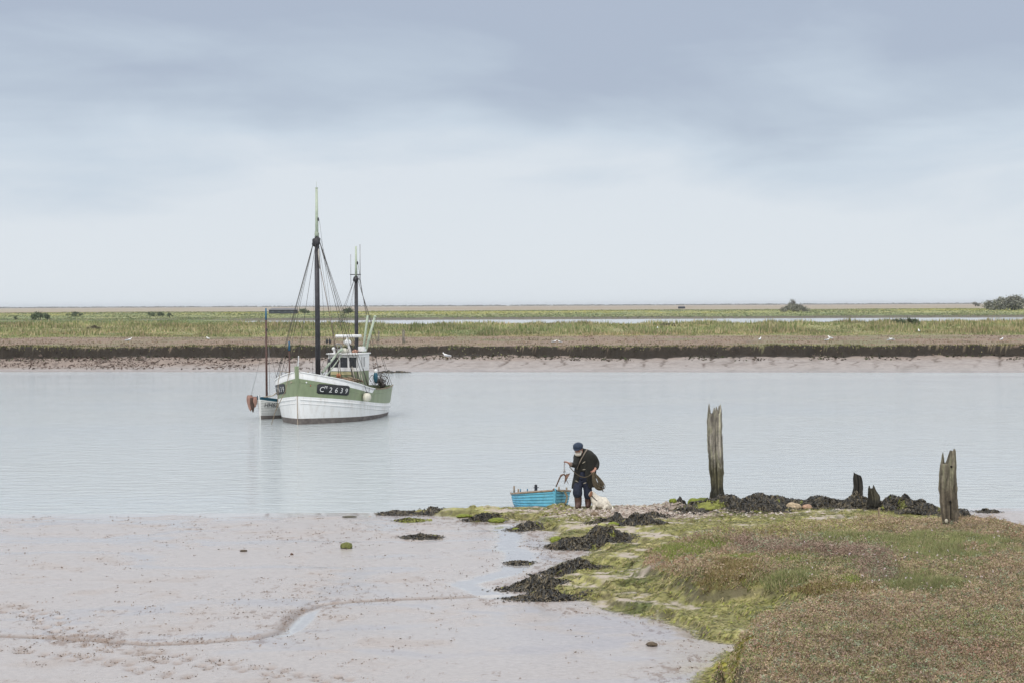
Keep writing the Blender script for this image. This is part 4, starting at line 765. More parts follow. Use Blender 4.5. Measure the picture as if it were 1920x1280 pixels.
class Hull:
    """local axes: x to the port side, y aft from the stem, z up"""
    g = .035
    def __init__(s, Lh, W, zs, f0, keel=-.5, rake=.2, p=.8): s.L, s.W, s.zs, s.f0, s.keel, s.rake, s.p = Lh, W, zs, f0, keel, rake, p
    def hb(s, d, z):
        W = s.W(d); zs = s.zs(d); f0 = s.f0(d)
        if z >= 0: return W * (f0 + (1 - f0) * min(z / zs, 1.1) ** s.p)
        return W * f0 * max(0, 1 - (z / s.keel) ** 2) ** .5
    def pt(s, d, z, side, off=0.0): 
        x = s.hb(d, z); yy = d + s.rake * (1 - z / s.zs(0)) * (1 - d / s.L) ** 2
        return Vector((side * (x + s.g + off), yy, z))
    def mesh(s, rows, name, mats, parent, mfun, nd=44, thick=.05, clinker=0, skirt=None):
        mb = MB(); ds = [s.L * (i / nd) ** 1.35 for i in range(nd + 1)]
        for side in (1, -1):
            v = []; f = []; mi = []
            for d in ds:
                zr = rows(d)
                for q, z in enumerate(zr): v.append(s.pt(d, z, side))
            nr = len(rows(0))
            for i in range(nd):
                for j in range(nr - 1):
                    q = (i * nr + j, (i + 1) * nr + j, (i + 1) * nr + j + 1, i * nr + j + 1); q = q if side == 1 else q[::-1]
                    o = len(mb.v); f.append(q); mi.append(mfun(j, ds[i]))
            o = len(mb.v); mb.v += [tuple(p) for p in v]; mb.f += [tuple(k + o for k in q) for q in f]; mb.m += mi
        ob = mb.build(name, mats, parent)
        m = ob.modifiers.new('solid', 'SOLIDIFY'); m.thickness = thick; m.offset = -1; m.use_rim = True
        return ob
    def strip(s, zf0, zf1, d0, d1, sides, name, m, parent, off=.02, n=40):
        for side in sides:
            mb = MB(); v = []; f = []
            for i in range(n + 1):
                d = d0 + (d1 - d0) * i / n; a, b = zf0(d), zf1(d)
                for z, o in ((a, .0), (a, off), (b, off), (b, .0)): v.append(s.pt(d, z, side, o))
            for i in range(n):
                for j in range(3):
                    q = (i * 4 + j, (i + 1) * 4 + j, (i + 1) * 4 + j + 1, i * 4 + j + 1); f.append(q if side == 1 else q[::-1])
            mb.add(v, f); ob = mb.build(name, m, parent)
        return ob
    def deck(s, zf, d0, d1, inset, name, m, parent, n=30):
        mb = MB(); v = []; f = []
        for i in range(n + 1):
            d = d0 + (d1 - d0) * i / n; z = zf(d); x = max(s.hb(d, max(z, .0)) - inset, .01); v += [(-x, d, z), (x, d, z)]
        for i in range(n): f.append((2 * i, 2 * i + 1, 2 * i + 3, 2 * i + 2))
        return mb.add(v, f).build(name, m, parent, smooth=False)
def text_pts(txt, size, ext=0.0, bold=0.0):
    cu = bpy.data.curves.new('lettering', 'FONT'); cu.body = txt; cu.size = size; cu.offset = bold; cu.resolution_u = 3
    ob = bpy.data.objects.new('lettering', cu); COL.objects.link(ob); dg = bpy.context.evaluated_depsgraph_get(); dg.update()
    me = bpy.data.meshes.new_from_object(ob.evaluated_get(dg)); bpy.data.objects.remove(ob); bpy.data.curves.remove(cu)
    v = [tuple(p.co)[:2] for p in me.vertices]; f = [tuple(p.vertices) for p in me.polygons]; bpy.data.meshes.remove(me); return v, f
def arc_table(h, side, zf, d0, dmax=6, n=300):
    t = [(0.0, d0)]; pr = h.pt(d0, zf(d0), side)
    for i in range(1, n): d = d0 + (dmax - d0) * i / n; q = h.pt(d, zf(d), side); t.append((t[-1][0] + (q - pr).length, d)); pr = q
    A = np.array(t); return lambda s_: float(np.interp(s_, A[:, 0], A[:, 1]))
def hull_text(h, side, zc, d0, items, total, off, name, m, parent, rev=False, shear=0.0):
    """items: (text, size, x, y); x measured along the board"""
    at = arc_table(h, side, zc, d0); mb = MB()
    for txt, size, tx, ty, bold in items:
        v, f = text_pts(txt, size, bold=bold); out = []
        for (a, b) in v:
            sx = tx + a + b * shear; s_ = sx if not rev else total - sx; d = at(s_); z = zc(d) + ty + b; out.append(h.pt(d, z, side, off))
        mb.add(out, f)
    return mb.build(name, m, parent, smooth=False)

TH = math.radians(15.5); b = P(557, 795.5, 0)
FB = empty('fishing_boat', b, -TH, label='green and white two-masted wooden fishing boat numbered CM 2639 moored mid river', cat='fishing boat')
H = Hull(8.2, lambda d: 1.93 * (1 - max(0, 1 - d / 3.0) ** 2.3) * (1 - .26 * max(0, (d - 4.2) / 4.0) ** 2) , lambda d: 1.30 + .93 * max(0, 1 - d / 5.2) ** 1.7 + .06 * max(0, (d - 6) / 2.2) ** 2, lambda d: .60 + .33 * min(1, d / 3.2) - .1 * max(0, (d - 5) / 3.2), keel=-.9, rake=.12)
zb1 = lambda d: .25 - .12 * min(1, d / 8); zb2 = lambda d: .58 + .62 * max(0, 1 - d / 7.5) ** 1.5
zw = lambda d: H.zs(d) - (.27 - .02 * d if d < 4.2 else .02)
def rows(d):
    a, c, t, ww = zb1(d), zb2(d), H.zs(d), zw(d)
    return [-.5, -.2, 0, a * .6, a, a + .01, a + (c - a) * .33, a + (c - a) * .66, c - .01, c, c + (ww - c) * .33, c + (ww - c) * .66, ww - .01, ww, t]
H.mesh(rows, 'hull', [BOOT, WHITE, GREEN], FB, lambda j, d: 0 if j < 4 else 1 if j < 9 else 2 if (j < 13 or d > 4.4) else 1)
# transom
mb = MB(); zs8 = H.zs(8.2); zz = [-.5, 0, .2, .58, .9, zs8 - .1, zs8]; v = []
for z in zz: v += [H.pt(8.2, z, -1), H.pt(8.2, z, 1)]
mb.add(v, [(2 * i, 2 * i + 1, 2 * i + 3, 2 * i + 2) for i in range(len(zz) - 1)]); mb.m = [0, 0, 1, 2, 2, 2]; mb.build('transom', [BOOT, WHITE, GREEN], FB, smooth=False)
mb = MB(); mb.tube([(0, .09, 1.19), (0, .03, 1.8), (0, -.02, 2.47)], [.055, .085, .10], 4); mb.build('stem_post', GREEN, FB, smooth=False)
mb = MB(); mb.tube([(0, .14, .25), (0, .09, 1.19)], [.05, .06], 4); mb.tube([(0, .16, -.5), (0, .14, .25)], .055, 4, m=1); mb.build('stem_foot', [WHITE, BOOT], FB, smooth=False)
mb = MB(); mb.tube([(0, .09, -.5), (0, .065, .3), (0, .02, 1.25)], [.022, .02, .018], 4); mb.build('stem_band', mat('stem iron', (.42, .34, .27), .6, .2), FB, smooth=False)
H.strip(lambda d: zb2(d) - .16, lambda d: zb2(d) - .11, .05, 8.2, (1, -1), 'rubbing_strake', WHITE, FB, .03)
H.strip(lambda d: zb2(d) - .32, lambda d: zb2(d) - .28, .05, 8.2, (1, -1), 'rubbing_strake', WHITE, FB, .02)
H.strip(lambda d: zw(d) - .16, lambda d: zw(d) - .13, .05, 8.2, (1, -1), 'rubbing_strake', GREEN, FB, .015)
H.strip(lambda d: H.zs(d) - .01, lambda d: H.zs(d) + .035, .05, 4.3, (1, -1), 'bulwark_rail', WHITE, FB, .03); H.strip(lambda d: H.zs(d) - .01, lambda d: H.zs(d) + .035, 4.3, 8.2, (1, -1), 'bulwark_rail', WOOD, FB, .03)
H.deck(lambda d: H.zs(d) - .45 if d < 3 else H.zs(d) - .45, .3, 8.15, .06, 'deck', DECK, FB)
# inner bulwark facing is the hull's own inside; number boards
def board(side, d0, ln, name):
    zc = lambda d: 1.50 - .11 * (d - .5); at = arc_table(H, side, zc, d0); mb = MB(); n = 16; v = []; f = []
    for i in range(n + 1):
        d = at(ln * i / n); c_ = .05 if i in (0, n) else 0
        for z, o in ((-.20 + c_, .012), (-.20 + c_, .03), (.22 - c_, .03), (.22 - c_, .012)): v.append(H.pt(d, zc(d) + z, side, o))
    for i in range(n):
        for j in range(3): q = (i * 4 + j, (i + 1) * 4 + j, (i + 1) * 4 + j + 1, i * 4 + j + 1); f.append(q if side == 1 else q[::-1])
    bo = mb.add(v, f).build('number_board', BLACK, FB)
    it = [('C', .31, .10, -.11, .0), ('M', .18, .32, .03, .0), ('2', .31, .55, -.11, .0), ('6', .31, .83, -.11, .0), ('3', .31, 1.10, -.11, .0), ('9', .31, 1.36, -.11, .0)]
    it2 = [(t, s_, x, y, b_) for t, s_, x, y, b_ in it]
    hull_text(H, side, zc, d0, it2, ln, .036, 'lettering', LETW, bo, rev=(side == -1), shear=.12 )
    mb = MB(); p0 = H.pt(at(.37 if side == 1 else ln - .37), zc(d0) - .01, side, .037); p1 = H.pt(at(.53 if side == 1 else ln - .53), zc(d0) - .01, side, .037); 
    return bo
board(1, .52, 1.62, 'a'); board(-1, .62, 1.62, 'b')
MB().ball(H.pt(.22, 1.78, 1, .01), .035).build('hawse_eye', LETW, FB); MB().ball(H.pt(.34, 1.64, 1, .01), .025).build('side_light', mat('red lamp', (.4, .05, .03), .4), FB)
# masts
mb = MB(); mb.tube([(0, 2.5, .9), (0, 2.47, 4.5), (0, 2.45, 8.05)], [.115, .11, .095], 12); FM = mb.build('foremast', MASTD, FB)
mb = MB(); mb.tube([(.0, 2.45, 7.9), (.0, 2.45, 10.1)], [.075, .052], 12); mb.tube([(0, 2.45, 10.1), (0, 2.45, 10.13)], .065, 10); mb.tube([(0, 2.45, 10.12), (0, 2.45, 10.4)], .006, 5); mb.build('topmast', LGREEN, FM)
mb = MB(); mb.ball((0, 2.40, 7.78), (.16, .14, .22), lump=.5, seed=2); mb.ball((.07, 2.36, 7.55), (.07, .06, .16), lump=.3); mb.tube([(-.16, 2.42, 7.9), (.17, 2.42, 7.9)], .03, 6); mb.ball((-.13, 2.35, 7.68), (.06, .05, .1), lump=.3, seed=4); mb.build('masthead_tackle', RUST if False else MASTD, FM)
mb = MB(); mb.ball((.0, 2.42, 8.1), (.10, .09, .14), lump=.4, seed=5); mb.build('mast_collar', mat('mixed collar', (.3, .35, .27)), FM)
MB().ball((.09, 2.4, 8.75), (.035, .03, .09)).build('block', MASTD, FM)
mb = MB(); mb.tube([(.10, 2.36, 7.5), (.13, 2.35, 7.1), (.17, 2.34, 6.6)], [.03, .035, .012], 6); mb.build('flag_cloth', mat('grey cloth', (.4, .38, .34), .9), FM)
mb = MB(); mb.tube([(0, 7.4, .9), (0, 7.4, 6.35)], [.10, .08], 12); MZ = mb.build('mizzen_mast', MASTD, FB)
mb = MB(); mb.tube([(0, 7.4, 6.2), (0, 7.4, 7.72)], [.062, .045], 10); mb.build('topmast', LGREEN, MZ)
mb = MB(); mb.ball((0, 7.35, 6.2), (.13, .1, .13), lump=.4, seed=3); mb.tube([(-.28, 7.38, 6.42), (.24, 7.36, 6.42)], .022, 6); mb.build('masthead_tackle', MASTD, MZ); MB().ball((.09, 7.34, 6.95), (.04, .03, .08)).build('block', MASTD, MZ)
mb = MB(); mb.tube([(-.25, 7.38, 5.9), (-.25, 7.38, 7.35)], .012, 5); mb.build('antenna', STEELM, MZ); mb = MB(); mb.tube([(.21, 7.36, 6.0), (.21, 7.36, 7.8)], .018, 5); mb.build('antenna', STEELM, MZ)
# standing rigging
def line(a, b_, r=.012, m=WIRE, name='shroud', parent=None, sag=0, n=6):
    a, b_ = Vector(a), Vector(b_); pts = [a.lerp(b_, i / n) - Vector((0, 0, sag * 4 * (i / n) * (1 - i / n))) for i in range(n + 1)] if sag else [a, b_]
    return MB().tube(pts, r * .8, 5).build(name, m, parent or FB)
for d, r in ((1.9, .016), (2.35, .012), (2.8, .012), (3.25, .010)):
    p_ = H.pt(d, H.zs(d), -1); line((-.12, 2.42, 7.85), p_, r)
for d, r in ((2.1, .014), (2.6, .014), (3.1, .012), (3.6, .012)):
    p_ = H.pt(d, H.zs(d), 1); line((.12, 2.42, 7.85), p_, r)
line((0, 2.40, 7.9), (0, .0, 2.42), .012, name='forestay'); line((0.1, 2.5, 8.75), (.35, 4.2, 1.7), .007, name='halyard'); line((.1, 2.5, 7.5), (.55, 3.8, 1.5), .008, name='halyard'); line((.05, 2.6, 7.4), (.2, 3.3, 1.5), .007, name='halyard')
line((-.12, 2.5, 7.2), (-.35, 2.7, 1.6), .007, name='halyard'); line((.16, 2.5, 7.9), (.85, 4.6, 2.2), .007, name='halyard'); line((.1, 2.4, 7.0), (.9, 3.2, 1.55), .018, mat('loose halyards', (.2, .15, .12), .9), name='halyard')
for x1, d, z in ((-1, 6.6, 1.35), (-1, 7.2, 1.35), (1, 7.3, 1.3), (1, 7.9, 1.35)):
    p_ = H.pt(d, H.zs(d), x1); line((.08 * x1, 7.38, 6.2), p_, .011)
line((0, 7.35, 6.25), (-.2, 5.9, 2.9), .008, name='forestay'); line((.06, 7.3, 6.7), (.1, 5.8, 3.1), .006, name='halyard'); line((.07, 7.45, 6.95), (.75, 8.0, 1.4), .009, name='backstay'); line((.1, 7.45, 6.4), (.95, 8.05, 1.5), .014, name='backstay')
# wheelhouse
WH = MB(); x0, x1, y0, y1, z0, z1 = -.72, .72, 5.65, 7.1, 2.08, 2.82
CAB = MB().box((0, (y0 + y1) / 2, 1.5), (1.42, y1 - y0 - .04, 1.2)).build('cabin', GREEN, FB, smooth=False, bevel=.02)
MB().box((-.05, y0 - .0, 1.98), (1.1, .03, .14)).build('name_board', mat('cream board', (.5, .45, .25), .6), CAB, smooth=False)
wh = MB(); wf = lambda a, c: wh.box(a, c)
wf((0, (y0 + y1) / 2, z0 + .08), (x1 - x0, y1 - y0, .16)); wf((0, (y0 + y1) / 2, z1 - .06), (x1 - x0, y1 - y0, .12))
zc_, hh_ = (z0 + .16 + z1 - .12) / 2, z1 - .12 - z0 - .16
for a in (-.67, -.20, .24, .67): wf((a, y0 + .04, zc_), (.10 if abs(a) > .5 else .08, .08, hh_))
wf((.35 + .16, y0 + .04, zc_), (.3, .07, hh_)) if False else None
for a in (-.67, .67):
    for yy in (y0 + .28, y0 + .62, y1 - .05): wf((a, yy, zc_), (.08, .14 if yy > y0 + .4 else .30, hh_))
    wf((a, y1 - .3, zc_), (.07, .5, hh_)); wf((a, y0 + .1, zc_), (.075, .2, hh_))
wf((0, y1 - .04, zc_), (x1 - x0 - .1, .07, hh_))
WHO = wh.build('wheelhouse', WHITE, FB, smooth=False)
for a, b_ in ((-.435, .37), (.02, .36), (.455, .34)):
    wn = MB().box((a, y0 + .05, zc_), (b_, .02, hh_)).build('window', GLASS, WHO, smooth=False)
for yy in (y0 + .47, y0 + .22): MB().box((.66, yy + .0, zc_), (.02, .16, hh_)).build('window', GLASS, WHO, smooth=False)
MB().box((-.66, y0 + .45, zc_), (.02, .3, hh_)).build('window', GLASS, WHO, smooth=False)
RF = MB().box((0, (y0 + y1) / 2 - .03, z1 + .03), (1.56, y1 - y0 + .22, .06)).build('wheelhouse_roof', WHITE, FB, smooth=False, bevel=.02)
mb = MB(); mb.tube([(.10, 6.3, z1 + .05), (.04, 6.25, 3.2), (.0, 6.22, 3.38)], [.10, .055, .08], 10); mb.ball((.0, 6.2, 3.36), (.19, .17, .12)); mb.tube([(.0, 6.2, 3.4), (.0, 6.2, 3.56)], .05, 8); PED = mb.build('radar_pedestal', WHITE, FB)
Rz = Matrix.Rotation(TH + .04, 3, 'Z'); mb = MB(); c_ = Vector((.05, 6.2, 3.63)); mb.tube([c_ + Rz @ Vector((q, 0, 0)) for q in (-.59, -.57, .57, .59)], [.05, .075, .075, .05], 10, flat=.9); mb.build('radar_scanner', WHITE, PED)
RX = Matrix.Rotation(PI / 2, 3, 'X'); mb = MB(); mb.torus((-.33, 5.85, 3.17), .14, .022, R=Rz @ RX); mb.torus((-.27, 5.92, 3.15), .11, .018, R=Rz @ RX); mb.tube([(-.33, 5.85, 2.85), (-.33, 5.85, 3.03)], .02, 6); mb.build('hoop_aerial', STEELM, RF)
mb = MB(); mb.tube([(-.42, 5.7, 2.86), (-.46, 5.66, 3.1)], [.05, .07], 8); mb.ball((-.46, 5.62, 3.08), .075); mb.build('searchlight', WHITE, RF)
mb = MB(); mb.box((.52, 6.7, 2.98), (.30, .3, .06)); mb.box((.40, 6.7, 3.06), (.03, .3, .2)); mb.box((.66, 6.7, 3.0), (.03, .3, .1)); mb.box((.52, 6.72, 3.09), (.22, .22, .14)); mb.build('roof_hatch', [WHITE], RF, smooth=False)
mb = MB(); mb.ball((-.05, 5.9, 2.98), (.22, .2, .12), lump=.3, seed=8); mb.build('canvas_cover', mat('off-white canvas', (.6, .58, .5), .9, .1, bump=.02, bscale=10), RF)
mb = MB(); mb.ball((.28, 6.4, 2.93), (.16, .14, .09), lump=.6, seed=9); mb.build('net_bundle', mat('pink netting', (.48, .27, .2), .95, .3), RF)
MB().box((.02, 6.45, 3.05), (.16, .1, .36)).build('flue', MASTD, RF, smooth=False)
# derrick boom, twin poles, samson post
mb = MB(); mb.tube([(.12, 2.7, 2.12), (-.1, 5.45, 3.0)], [.055, .05], 8); mb.tube([(-.12, 5.5, 2.95), (-.02, 5.62, 3.08)], .07, 8); mb.build('derrick_boom', LGREEN, FB)
mb = MB(); mb.tube([(.22, 2.8, 1.9), (-.0, 5.4, 2.78)], .03, 6); mb.build('derrick_boom', LGREEN, FB)
mb = MB(); mb.tube([(.36, 7.25, 2.85), (.60, 7.25, 4.55)], [.06, .05], 8); mb.build('pale_pole', LGREEN, FB); mb = MB(); mb.tube([(.48, 7.2, 2.85), (.92, 7.3, 4.45)], [.065, .055], 8); mb.ball((.94, 7.3, 4.5), (.07, .06, .05)); mb.build('pale_pole', LGREEN, FB)
mb = MB(); mb.tube([(0.0, 3.85, .9), (0, 3.85, 2.68)], .065, 10); mb.build('samson_post', MASTD, FB)
mb = MB(); mb.ball((.0, 5.0, 2.55), (.07, .06, .1)); mb.tube([(0, 5.0, 2.45), (.03, 5.0, 1.8)], .008, 5); mb.tube([(0, 5.0, 2.65), (-.02, 5.2, 2.95)], .012, 5); mb.build('tackle_block', MASTD, FB)
for q in (-.68, -.55): mb = MB(); mb.tube([(q, 5.4, 2.3), (q, 5.4, 3.4)], .008, 5); mb.ball((q, 5.4, 3.42), (.05, .04, .1), lump=.3); mb.build('whip_flag', MASTD, FB)
# deck gear
rr = random.Random(3)
mb = MB()
for i in range(26): mb.ball((rr.uniform(-.9, 1.3), rr.uniform(3.6, 5.2), rr.uniform(1.05, 1.75)), (rr.uniform(.12, .3), rr.uniform(.1, .25), rr.uniform(.06, .16)), lump=.6, seed=i)
mb.build('fishing_net', NET, label=None); NETO = bpy.data.objects['fishing_net']; NETO.parent = None; NETO.location = FB.location; NETO.rotation_euler = FB.rotation_euler; tag(NETO, 'heap of brown fishing net piled on the deck before the wheelhouse', 'net')
def on_boat(mb, name, mats, label, cat, root=None):
    o = mb.build(name, mats); r_ = root or FB; o.location = r_.location; o.rotation_euler = r_.rotation_euler; return tag(o, label, cat)
on_boat(MB().ball((.25, 4.35, 1.93), (.11, .1, .1)), 'float', ORANGE, 'orange float on top of the net heap', 'float')
mb = MB(); 
for i in range(9): mb.tube([(rr.uniform(-.4, .6), 4.4 + rr.random() * .6, 1.72 + rr.random() * .15), (rr.uniform(.5, 1.2), 4.6 + rr.random() * .5, 1.6 + rr.random() * .12)], .035, 6)
on_boat(mb, 'timber_pile', WOOD, 'bundle of tan poles lying on the net heap', 'poles')
mb = MB(); mb.ball((1.20, 6.6, 1.78), (.10, .10, .27)); mb.tube([(1.20, 6.6, 2.0), (1.2, 6.6, 2.12)], .04, 8, m=1); mb.ball((1.2, 6.6, 2.05), (.085, .085, .1), m=1); on_boat(mb, 'fender', [TEAL, WHITE], 'upright blue fender with a white top beside the wheelhouse', 'fender')
mb = MB(); p_ = H.pt(2.9, 1.05, 1, .17); mb.ball(p_, (.195, .195, .20), nu=20, nv=14); mb.ball(p_ + Vector((0, 0, .19)), (.07, .07, .06), m=1); mb.tube([p_ + Vector((0, 0, .2)), H.pt(2.9, H.zs(2.9) + .02, 1, .03)], .012, 5, m=1); on_boat(mb, 'fender', [BUOY, MASTD], 'round off-white fender hanging on the green hull side', 'fender')
line(H.pt(3.5, H.zs(3.5), 1, .03), H.pt(3.5, .9, 1, .03), .01, name='fender_line')
for i in range(7):
    a = (rr.uniform(.6, 1.3), rr.uniform(5.0, 5.5), rr.uniform(1.3, 1.5)); line(a, (a[0] + rr.uniform(-.3, -.05), a[1] + .2, rr.uniform(1.9, 2.4)), .022 if i % 2 else .03, mat('deck spar %d' % i, (.45, .42, .34) if i % 2 else (.08, .07, .06), .8), 'deck_spar')
mb = MB()
for i in range(16):
    a0 = rr.uniform(0, 6.28); r0 = rr.uniform(.1, .28); cx, cy, cz = rr.uniform(.75, 1.25), rr.uniform(7.6, 8.1), rr.uniform(1.35, 1.75)
    mb.tube([(cx + r0 * math.cos(a0 + t), cy + .1 * math.sin(t * 2), cz + r0 * math.sin(a0 + t)) for t in (0, .8, 1.6, 2.4, 3.2)], .014, 5)
for i in range(8): mb.ball((rr.uniform(.8, 1.2), rr.uniform(7.7, 8.0), rr.uniform(1.25, 1.7)), rr.uniform(.06, .12), lump=.5, seed=i)
mb.tube([(1.0, 7.9, 1.0), (1.0, 7.9, 2.0)], .03, 6); on_boat(mb, 'rope_tangle', mat('dark tangled gear', (.09, .08, .075), .85, .4, 15), 'tangle of dark rope and gear piled on the stern rail', 'rope')
mb = MB(); mb.tube([(-.02, .15, 2.3), (.0, .22, 2.9)], [.04, .025], 6); mb.build('bow_stick', WHITE, FB)
mb = MB(); mb.ball((-.05, 2.1, 2.0), (.14, .12, .12), lump=.3); mb.build('mast_foot_gear', STEELM, FB); MB().ball((.18, 2.6, 1.9), (.1, .1, .14), lump=.4).build('winch', STEELM, FB)
mb = MB(); mb.tube([(1.1, 2.6, 1.5), (1.12, 2.62, 1.85)], .05, 6); mb.build('cleat', STEELM, FB)
# mooring lines at the bow
mb = MB(); a = H.pt(.25, 2.2, -1, .05); pts = [a, a + Vector((-.35, -.1, .05)), a + Vector((-.45, -.15, -.4)), a + Vector((-.45, -.2, -1.2)), a + Vector((-.5, -.25, -1.6))]; mb.tube(pts, .018, 6); mb.build('hanging_line', ROPE, FB)
mb = MB(); mb.tube([a, a + Vector((-.15, -.1, -.8)), a + Vector((-.55, -.2, -1.6)), a + Vector((-.80, -.3, -2.5))], .016, 6); mb.build('hanging_line', ROPE, FB)

# ------------------------------------------------------------------ small white clinker sailing boat
T2 = math.radians(22); b = P(485.5, 786, 0)
SB = empty('sailing_boat', b, -T2, label='small white clinker sailing boat marked HH62 tied alongside the green fishing boat', cat='sailing boat')
H2 = Hull(4.6, lambda d: .80 * (1 - max(0, 1 - d / 1.9) ** 2.1) * (1 - .3 * max(0, (d - 2.6) / 2.0) ** 2), lambda d: .62 + .38 * max(0, 1 - d / 3.2) ** 1.6, lambda d: .35 + .4 * min(1, d / 2), keel=-.5, rake=.12, p=.85)
def rows2(d):
    t = H2.zs(d); a = .17 - .02 * d; return [-.3, 0, a] + [a + (t - .12 - a) * q / 9 for q in range(1, 10)] + [t - .11, t]
CL = mat('white clinker paint', (.82, .82, .80), .45, .04, 4, dirt=(.5, .48, .42), dirt_amt=.35)
def clink(o, amt=.35): pass
H2.mesh(rows2, 'hull', [BOOT, CL, TEAL], SB, lambda j, d: 0 if j < 2 else 1 if j < 12 else 2, 30, .03)
for q in range(0, 9):  # raised lap lines, greyed to paint the shadow along each plank
    H2.strip(lambda d, q=q: (.17 - .02 * d) + (H2.zs(d) - .12 - .17 + .02 * d) * (q + .5) / 9.5, lambda d, q=q: (.17 - .02 * d) + (H2.zs(d) - .12 - .17 + .02 * d) * (q + .5) / 9.5 + .02, .03, 4.6, (1, -1), 'lap_shade', mat('lap shade', (.38, .38, .37)) if q == 0 else bpy.data.materials['lap shade'], SB, .012, 24)
mb = MB(); v = []
for z in (-.3, .15, .4, H2.zs(4.6)): v += [H2.pt(4.6, z, -1), H2.pt(4.6, z, 1)]
mb.add(v, [(0, 1, 3, 2), (2, 3, 5, 4), (4, 5, 7, 6)]); mb.build('transom', CL, SB, smooth=False)
mb = MB(); mb.tube([(0, .14, -.3), (0, .10, .3), (0, .0, 1.0), (0, -.02, 1.06)], [.035, .035, .035, .04], 4); mb.build('stem_post', CL, SB, smooth=False)
H2.deck(lambda d: H2.zs(d) - .06, .1, 1.0, .02, 'foredeck', CL, SB, 8); H2.deck(lambda d: .25, .3, 4.5, .05, 'floorboards', WOOD, SB, 12)
H2.strip(lambda d: H2.zs(d) - .02, lambda d: H2.zs(d) + .02, .03, 4.6, (1, -1), 'gunwale', TEAL, SB, .025, 24)
hull_text(H2, 1, lambda d: .62 - .01 * d, .10, [('HH62', .28, .03, -.08, .0)], 2, .05, 'lettering', LETD, SB, shear=.15)
mb = MB(); mb.tube([(0, .72, .3), (0, .70, 4.4)], [.05, .042], 10); M2 = mb.build('mainmast', BROWNM, SB); mb = MB(); mb.tube([(0, .70, 4.38), (0, .70, 4.9)], [.045, .035], 8); mb.build('mast_tip', mat('blue mast paint', (.02, .12, .22), .5), M2); MB().ball((.05, .68, 3.95), (.03, .03, .07)).build('block', MASTD, M2)
mb = MB(); mb.tube([(0, 2.9, .3), (-.02, 2.88, 3.0)], [.045, .035], 8); M3 = mb.build('mizzen_mast', BROWNM, SB); mb = MB(); mb.tube([(-.02, 2.88, 2.98), (-.02, 2.88, 3.4)], [.05, .04], 8); mb.build('mast_tip', bpy.data.materials['blue mast paint'], M3)
line((0, .68, 3.9), H2.pt(.9, H2.zs(.9), 1), .008, parent=SB); line((0, .66, 3.6), (-.35, -.15, .9), .008, name='forestay', parent=SB); line((.05, .72, 3.9), H2.pt(1.5, H2.zs(1.5), 1), .007, parent=SB); line((0, .7, 4.1), (0, 3.4, 1.1), .008, name='halyard', parent=SB)
line((0, .75, 1.5), (0, .9, .8), .006, name='halyard', parent=SB); line((.12, .72, 3.2), (.13, .78, .9), .012, STEELM, name='halyard', parent=SB)
mb = MB(); mb.tube([(-.2, 2.2, .5), (.05, 2.9, 1.7)], .03, 6); mb.tube([(-.35, 2.3, .5), (-.1, 3.1, 1.8)], .028, 6); mb.build('yard_spar', WOOD, SB)
mb = MB(); mb.tube([(-.1, 3.0, .8), (.05, 4.3, 1.7), (.1, 4.5, 2.0)], [.03, .025, .02], 6); mb.build('bumkin', WOOD, SB)
MB().box((-.12, .18, 1.0), (.09, .09, .12)).build('bitt', TEAL, SB, smooth=False)
# faded red sail bundled over the bow
SAILM = mat('faded red sailcloth', (.33, .19, .15), .9, .25, 5, .02, 14, dirt=(.5, .3, .24), dirt_amt=.5); SAILD = mat('sail slit shade', (.07, .045, .035), .9, .2)  # SAILD darkens one lobe to paint the shade in the slit between folds
def lobe(mb, c, sx, sz, sy, m=0, lean=0.0):
    v = []; f = []; nu, nv = 16, 14
    for j in range(nv + 1):
        t = j / nv; z = sz * (1 - t); wq = math.sin(PI * min(1, (t * .84 + .10))) ** .55 * (1 - .45 * t) * math.sqrt(max(0, 1 - t ** 5))
        for i in range(nu):
            a = 2 * PI * i / nu; k = 1 + .10 * math.sin(a * 4 + t * 5) + .05 * math.sin(a * 9 + t * 3); v.append((c[0] + sx * wq * math.cos(a) * k + lean * t, c[1] + sy * wq * math.sin(a) * k, c[2] + z))
    for j in range(nv):
        for i in range(nu): i2 = (i + 1) % nu; f.append((j * nu + i, j * nu + i2, (j + 1) * nu + i2, (j + 1) * nu + i))
    f.append(tuple(range(nu))); f.append(tuple(nv * nu + i for i in range(nu - 1, -1, -1))); mb.add(v, f, m)
mb = MB(); lobe(mb, (-.42, -.05, .36), .19, .72, .17, 0, .03); lobe(mb, (-.31, -.10, .30), .11, .66, .14, 1, .08); lobe(mb, (-.18, -.02, .52), .12, .50, .14, 0, .0); on_boat(mb, 'furled_sail', [SAILM, SAILD], 'faded red sail bundle drooping over the bow of the white sailing boat', 'sail', SB)
# rope from the fishing boat to the small boat
mb = MB(); p1 = FB.matrix_world
fbm_ = Matrix.Translation(FB.location) @ Matrix.Rotation(-TH, 4, 'Z'); sbm = Matrix.Translation(SB.location) @ Matrix.Rotation(-T2, 4, 'Z')
A_ = fbm_ @ H.pt(.18, 1.8, -1, .03); B_ = sbm @ Vector((.05, .3, .98)); mb.tube([A_, A_.lerp(B_, .3) - Vector((0, 0, .05)), A_.lerp(B_, .65) - Vector((0, 0, .16)), B_], .028, 6); mb.build('mooring_rope', ROPEL, label='pale rope slung from the fishing boat bow to the small sailing boat', cat='rope')

